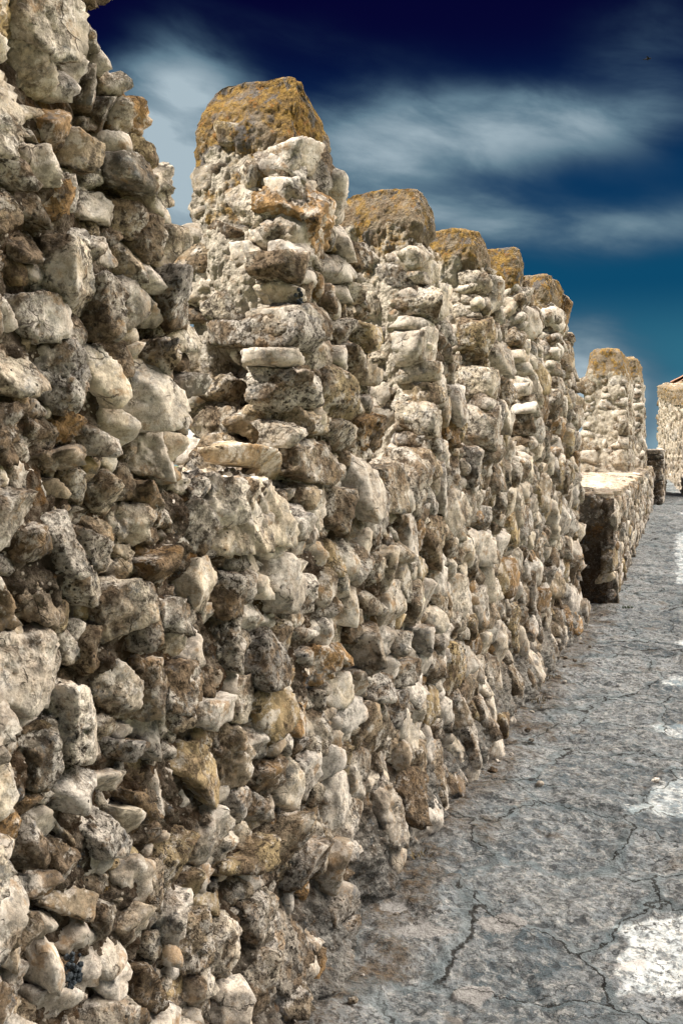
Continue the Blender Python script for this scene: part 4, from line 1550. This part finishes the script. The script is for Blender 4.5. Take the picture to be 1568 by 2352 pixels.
for i, (a0, a1, nn0, nn1, zb, zt, tp) in enumerate([(5.5, 7.6, -.87, -.20, 1.28, 3.10, (.07, .02)), (8.25, 10.0, -.80, -.13, 1.30, 3.24, (.06, .05))]):
    mo = block('merlon', par, nn0, nn1, a0, a1, zb, zt - .28, 0, M_MORTAR, 41 + i, lich=(-1.2, 1.7), step=.014, lime_sun_top=0, limeside=.75, e=9, taper=tp, amp=.8)
    cp = block('coping', mo, nn0 + tp[0] - .005, nn1 - tp[0] + .005, a0 + tp[1] - .005, a1 - tp[1], zt - .40, zt - .04, 0, M_COPING, 51 + i, step=.014, e=7, taper=(.05, .02), amp=.7, dome=.05, limeside=.6, lich=(.35, .30))
    pile = Pile()
    bt = tp[0] / (zt - .28 - zb)
    ps = patch_side(nn1 + .006, bt, zb)

    def ins(a, b, a0=a0, a1=a1, zb=zb, zt=zt):
        return (a > a0 + .06) & (a < a1 - .06) & (b > zb + .12) & (b < zt - .44)
    for poly in fill(ins, ((a0, a1), (zb, zt)), [], rng, [(.10, 120), (.07, 400), (.048, 900), (.03, 1200)], 1.35):
        stone_in(pile, poly, pick_class(rng, 9), ps, False, rng.uniform(0, .022))
    pn = patch_end(a0 + .004, tp[1] / (zt - .28 - zb), zb)
    tr = traced('7') if i == 0 else []
    for cls, poly in tr:
        poly = np.clip(poly, [-nn1 + .02, 0], [-nn0 + .01, 9])
        V, F, tn = stone_in(None, poly, cls, pn, True, .05 if 's' in cls else .022)
        mk('stone', V, F, M_STONE, mo, tn)

    def inn(a, b, nn0=nn0, nn1=nn1, zb=zb, zt=zt):
        return (a > -nn1 + .06) & (a < -nn0 - .06) & (b > zb + .10) & (b < zt - .46)
    for poly in fill(inn, ((0, 1), (zb, zt)), [p for _, p in tr], rng, [(.085, 60), (.06, 200), (.040, 400), (.028, 500)], 1.5):
        stone_in(pile, poly, rng.choice(['w', 'w', 't', 'g']), pn, True, rng.uniform(.005, .03))
    # the outline facing the sky on the far side
    pf = patch_side(nn0 - .0)
    tag(pile.build('rubble', M_STONE, mo), kind='stuff')

# the next block beyond, its dark end seen past the parapet
pier = tag(empty('stone_pier', w2(-.2, 11, .6)), 'dark coursed end of the next parapet block beyond the tall merlons', 'pier')
block('pier_body', pier, -.75, .145, 10.22, 13.2, .30, 1.66, .012, M_MORTAR_DARK, 61, step=.03, lime_sun_top=0, amp=1.0)
pile = Pile()
rows_ = np.linspace(.58, 1.66, 9)
for z0_, z1_ in zip(rows_[:-1], rows_[1:]):
    a_ = -.15
    while a_ < .72:
        wd = rng.uniform(.16, .34)
        j = rng.uniform(-.012, .012, 4)
        poly = np.array([[a_, z0_ + .008 + j[0]], [a_ + wd - .012, z0_ + .008 + j[1]], [a_ + wd - .012, z1_ - .008 + j[2]], [a_, z1_ - .008 + j[3]]])
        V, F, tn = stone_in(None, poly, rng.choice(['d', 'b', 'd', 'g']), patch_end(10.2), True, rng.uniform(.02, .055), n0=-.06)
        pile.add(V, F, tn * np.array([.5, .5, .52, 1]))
        a_ += wd


def in_pside(a, b):
    return (a > 10.3) & (a < 13.1) & (b > .72) & (b < 1.62)


for poly in fill(in_pside, ((10.2, 13.2), (.6, 1.7)), [], rng, [(.11, 120), (.08, 300), (.05, 600)], 1.4):
    stone_in(pile, poly, pick_class(rng, 9), patch_side(.15), False, rng.uniform(0, .03))
tag(pile.build('rubble', M_STONE, pier), kind='stuff')
capst = block('capstone', pier, -.78, .17, 10.17, 13.2, 1.63, 1.70, .012, M_STONE, 62, step=.03, amp=.6)
at_ = capst.data.attributes.new('tint', 'FLOAT_COLOR', 'POINT')
at_.data.foreach_set('color', np.tile(np.array([.32, .28, .24, .4], np.float32), len(capst.data.vertices)))

# ------------------------------------------------------------------ far sunlit wall closing the view
FA, FB = np.array([.20, 21.6]), np.array([-1.12, 33.6])
fdir = (FB - FA) / np.linalg.norm(FB - FA)
fn = np.array([-fdir[1], fdir[0]])      # faces the walkway, towards -x
LEN = float(np.linalg.norm(FB - FA))


def wf(s, n, z):
    return np.stack([FA[0] + fdir[0] * s + fn[0] * n, FA[1] + fdir[1] * s + fn[1] * n, z], -1)


far = tag(empty('far_wall', wf(6, -.4, .7)), 'sunlit tan rubble wall with a broken ochre end closing the far end of the walkway', 'wall')
ns, nz = 420, 150
s_, f_ = np.meshgrid(np.linspace(0, LEN, ns), np.linspace(0, 1, nz))
ft = np.interp(s_, [0, 3.0, 6, 9, LEN], [2.95, 3.10, 3.35, 3.60, 3.84]) + .05 * samp(LUMP, s_ / 3, s_ * 0 + .3)
fb = ground_z(FA[1] + fdir[1] * s_) - .1
fz = fb + (ft - fb) * f_
ffn = samp(LUMP, s_ / 1.1, fz / 1.1) * .018 + samp(PEB, s_ / 1.3 + .3 * samp(SOFT, s_ / 5, fz / 5), fz / 1.1 + .2 * samp(SOFT, s_ / 4 + .5, fz / 4)) * .014 + samp(ROUGH, s_ / .6, fz / .6) * .006 - .05 * sst(f_, .93, 1)
front = wf(s_, ffn, fz)
rows = [front]
for t_ in (.1, .3, .6, 1.0):
    r = wf(s_[-1], -.05 - .75 * t_, ft[-1] + .03 * samp(LUMP, s_[-1] / 1.5, s_[-1] * 0 + t_))
    rows.append(r[None])
r = wf(s_[-1], np.full(ns, -.82), fb[-1])
rows.append(r[None])
G = np.concatenate(rows, 0)
caps = []
for t_ in (.5, 1.0):
    c = G[:, -1].copy()
    mid = np.array([*(wf(LEN + .03, -.4, 2.3)[:2]), 2.3])
    caps.append((c + (mid - c) * t_)[:, None])
caps0 = []
for t_ in (1.0, .5):
    c = G[:, 0].copy()
    mid = np.array([*(wf(-.03, -.4, 2.0)[:2]), 2.0])
    caps0.append((c + (mid - c) * t_)[:, None])
G = np.concatenate(caps0 + [G] + caps, 1)
mk('wall_body', G.reshape(-1, 3), grid_faces(G.shape[0], G.shape[1], flip=True), M_MORTAR_PALE, far, attrs={'lime_sun': np.full(G.shape[0] * G.shape[1], .75)})
pile = Pile()


def patch_far(a, b, n):
    return wf(a, n, b)


def in_far(a, b):
    return (a > .1) & (a < LEN - .2) & (b > 1.0) & (b < np.interp(a, [0, 3.0, 6, 9, LEN], [2.75, 2.9, 3.15, 3.4, 3.6]))


for poly in fill(in_far, ((0, LEN), (.8, 3.8)), [], rng, [(.16, 200), (.11, 700), (.075, 1500)], 1.4):
    stone_in(pile, poly, rng.choice(['w', 'w', 't', 't', 'g']), patch_far, True, rng.uniform(.015, .05), lo=8, hi=20)
tag(pile.build('rubble', M_STONE, far), kind='stuff')
# broken, ochre far end: courses of rounded blocks stepping out
pile = Pile()
zc = 1.0
while zc < 3.75:
    hh = rng.uniform(.22, .40)
    poly = np.array([[LEN - .25, zc], [LEN + .35 + rng.uniform(-.12, .12), zc + .02], [LEN + .38 + rng.uniform(-.12, .12), zc + hh - .03], [LEN - .25, zc + hh - .02]])
    stone_in(pile, poly, rng.choice(['y', 't', 'y', 'o']), patch_far, True, rng.uniform(.06, .12), n0=-.35, lo=16)
    zc += hh
pile.build('broken_end', M_STONE, far)
cs, ct = np.meshgrid(np.linspace(.05, LEN - .05, 260), np.linspace(0, 1, 26))
cz = np.interp(cs, [0, 3.0, 6, 9, LEN], [2.95, 3.10, 3.35, 3.60, 3.84])
cb = samp(LUMP, cs / 1.6, ct / 3) * .03 + samp(PEB, cs / 1.0, ct / 2.2) * .03
cn = np.where(ct < .45, .035 + cb, .035 + cb - (ct - .45) / .55 * .85)
czz = np.where(ct < .45, cz - .30 + ct / .45 * .33, cz + .03 + .05 * samp(LUMP, cs / 2.0, ct / 2))
mk('coping', wf(cs, cn, czz).reshape(-1, 3), grid_faces(26, 260, flip=True), M_COPING, far, attrs={'lime_sun': np.full(cs.shape, .8), 'lich': np.full(cs.shape, .42)})


# tiled roof showing over the far wall
def roof_house():
    m, t = new_mat('terracotta_tiles')
    p = t.pos
    col = t.mix(t.step(t.noise(p, 3, 4, .6), .35, .65), (.36, .19, .12), (.46, .28, .20))
    col = t.mix(t.step(t.noise(p, 14, 4, .7), .55, .66, 0, .7), col, (.25, .12, .08))
    t.l.new(col, t.bsdf.inputs['Base Color'])
    m2, t2 = new_mat('house_plaster')
    t2.l.new(t2.mix(t2.step(t2.noise(t2.pos, 2, 5, .6), .4, .65), (.55, .47, .36), (.66, .60, .50)), t2.bsdf.inputs['Base Color'])
    h = tag(empty('cottage', (1.9, 37, 1.0)), 'low house with a terracotta tiled roof showing over the far wall', 'house')
    x0, x1, y0, y1, ze, zr = -.85, 4.6, 34.4, 39.5, 4.02, 5.5
    B = np.array([[x0 + .25, y0 + .25, .4], [x1 - .25, y0 + .25, .4], [x1 - .25, y1 - .25, .4], [x0 + .25, y1 - .25, .4],
                  [x0 + .25, y0 + .25, ze], [x1 - .25, y0 + .25, ze], [x1 - .25, y1 - .25, ze], [x0 + .25, y1 - .25, ze]])
    mk('house_wall', B, np.array([[0, 1, 5, 4], [1, 2, 6, 5], [2, 3, 7, 6], [3, 0, 4, 7]]), m2, h, smooth=False)
    # two slopes of half-round tiles, ridge along y
    n1 = int((y1 - y0) / .22)
    v = np.linspace(0, 1, 26)
    yy = np.linspace(y0, y1, n1 * 8 + 1)
    Yg, Vg = np.meshgrid(yy, v)
    for sx_, xe in ((0, x0), (1, x1)):
        xm = (x0 + x1) / 2
        X = xe + (xm - xe) * Vg
        Z = ze + (zr - ze) * Vg + .045 * np.abs(np.sin((Yg - y0) / .22 * np.pi)) + .02 * (1 - (Vg * 7.5) % 1)
        G1 = np.stack([X, Yg, Z], -1)
        G2 = G1.copy()
        G2[..., 2] -= .12
        G = np.concatenate([G1, G2[::-1]], 0)
        mk('roof', G.reshape(-1, 3), grid_faces(G.shape[0], G.shape[1], flip=(sx_ == 0)), m, h)


roof_house()


# ------------------------------------------------------------------ small things
def grass_tuft(x, y, r, n, hgt, label, dry=False):
    V, F = [], []
    rg = np.random.default_rng(int(abs(x * 1000) + abs(y * 7919)))
    for i in range(n):
        a = rg.uniform(0, 6.3)
        rr = r * math.sqrt(rg.random())
        bx, by = rr * math.cos(a), rr * math.sin(a) * 1.3
        hh = hgt * rg.uniform(.4, 1.1)
        la = rg.uniform(0, 6.3)
        ln = rg.uniform(.2, .9) * hh
        wd = rg.uniform(.0012, .0028)
        px_, py_ = -math.sin(la) * wd, math.cos(la) * wd
        k = len(V)
        for t, f in ((0, 1), (.5, .8), (1, .05)):
            cx, cy, cz = bx + math.cos(la) * ln * t * t, by + math.sin(la) * ln * t * t, hh * (t - .25 * t * t)
            V += [(cx - px_ * f, cy - py_ * f, cz), (cx + px_ * f, cy + py_ * f, cz)]
        F += [(k, k + 1, k + 3, k + 2), (k + 2, k + 3, k + 5, k + 4)]
    V = np.array(V) + [x, y, float(ground_z(y)) - .004]
    o = mk('grass_tuft', V, np.array(F), M_DRY if dry else M_GRASS, None)
    tag(o, label, 'grass tuft', 'grass tufts growing along the foot of the walls')


def leaf_mat(name, c0, c1):
    m, t = new_mat(name)
    t.l.new(t.mix(t.step(t.noise(t.pos, 60, 3, .6), .35, .65), c0, c1), t.bsdf.inputs['Base Color'])
    return m


M_GRASS = leaf_mat('grass_green', (.035, .06, .022), (.09, .11, .04))
M_DRY = leaf_mat('grass_dry', (.12, .085, .04), (.24, .18, .09))
for args in TUFTS:
    grass_tuft(*args)


def pebble(x, y, s, cls, label):
    rg = np.random.default_rng(int(abs(x) * 977 + y * 331))
    n = 20
    r, th = disc_grid(n)
    ph = math.pi * r
    d = np.stack([np.sin(ph) * np.cos(th), np.sin(ph) * np.sin(th), np.cos(ph)], 1)
    o1 = rg.random() * 5
    k = 1 + .16 * samp(SOFT, d[:, 0] / 6 + o1, d[:, 1] / 6 + d[:, 2] / 5) + .05 * samp(LUMP, d[:, 0] / 5 + o1, d[:, 1] / 5 + d[:, 2] / 5)
    V = d * k[:, None] * np.array([s, s * rg.uniform(.7, 1.2), s * .6])
    V[:, 2] -= V[:, 2].min() + .002
    V += [x, y, float(ground_z(y)) + .004]
    o = mk('loose_stone', V, grid_faces(n, n), M_STONE, None, tint_of(cls, rg))
    tag(o, label, 'stone', 'tiny chips along the wall foot' if 'chip' in label else 'loose stones lying on the walkway')


for args in PEBBLES:
    pebble(*args)


rgc = np.random.default_rng(8)
for i in range(36):
    yc = 2.5 + 5.0 * (i + rgc.random()) / 36
    pebble(.085 + .05 * rgc.random() + .10 * rgc.random() ** 3, yc, rgc.uniform(.005, .017), rgc.choice(['w', 'g', 't', 'b']), 'tiny stone chip fallen in the brown dirt along the foot of the long wall')


def moss(u, z, s, cnt, seed, mat):
    """a cushion of rounded moss heads in a joint of the wall"""
    rg = np.random.default_rng(seed)
    V, F, k = [], [], 0
    n = 12
    r, th = disc_grid(n)
    ph = 2.2 * r
    d = np.stack([np.cos(ph), np.sin(ph) * np.cos(th), np.sin(ph) * np.sin(th)], 1)
    for i in range(cnt * 2):
        q = s * rg.uniform(.12, .30)
        cu, cz = u + rg.normal(0, s * .55), z + rg.normal(0, s * .8)
        c = np.array([float(face_x(np.array(cu), np.array(cz))) - .012 + rg.uniform(0, .012), cu, cz])
        V.append(c + d * q * (1 + .10 * samp(LUMP, d[:, 1] / 4 + i * .3, d[:, 2] / 4))[:, None])
        F.append(grid_faces(n, n) + k)
        k += n * n
    mk('moss_cushion', np.concatenate(V), np.concatenate(F), mat, wall)


mm, mt = new_mat('dark_moss')
mt.l.new(mt.mix(mt.step(mt.noise(mt.pos, 90, 5, .7), .38, .66), (.016, .019, .023), (.085, .10, .115)), mt.bsdf.inputs['Base Color'])
bump(mt, mt.noise(mt.pos, 260, 3, .6), 1.0, .004)
for i, (u, z, s, c) in enumerate(MOSS):
    moss(u, z, s, c, 300 + i, mm)


# one small dark bird far off in the sky
def bird():
    m, t = new_mat('dark_feathers')
    t.bsdf.inputs['Base Color'].default_value = (.02, .02, .024, 1)
    c = np.array(BIRD)
    n = 14
    r, th = disc_grid(n)
    ph = math.pi * r
    body = np.stack([np.cos(ph) * .17, np.sin(ph) * np.cos(th) * .045, np.sin(ph) * np.sin(th) * .042], 1)
    o = mk('bird', body + c, grid_faces(n, n), m, None)
    tag(o, 'small dark bird gliding far off in the deep blue sky', 'bird')
    for sg in (-1, 1):
        s, ch = np.meshgrid(np.linspace(0, 1, 9), np.linspace(0, 1, 5))
        X = .06 - .10 * s * s - (.11 - .07 * s) * ch
        Y = sg * (.03 + .26 * s)
        Z = .01 + .05 * s - .03 * s * s + .010 * np.sin(ch * 3.1)
        top = np.stack([X, Y, Z], -1)
        bot = top.copy()
        bot[..., 2] -= .008
        G = np.concatenate([top, bot[::-1]], 0)
        mk('wing', G.reshape(-1, 3) + c, grid_faces(10, 9), m, o)
    tl = np.array([[-.14, -.02, 0], [-.14, .02, 0], [-.26, .05, 0], [-.26, -.05, 0], [-.14, -.02, -.01], [-.14, .02, -.01], [-.26, .05, -.006], [-.26, -.05, -.006]])
    mk('tail', tl + c, np.array([[0, 1, 2, 3], [4, 7, 6, 5], [0, 4, 5, 1], [1, 5, 6, 2], [2, 6, 7, 3], [3, 7, 4, 0]]), m, o)


bird()
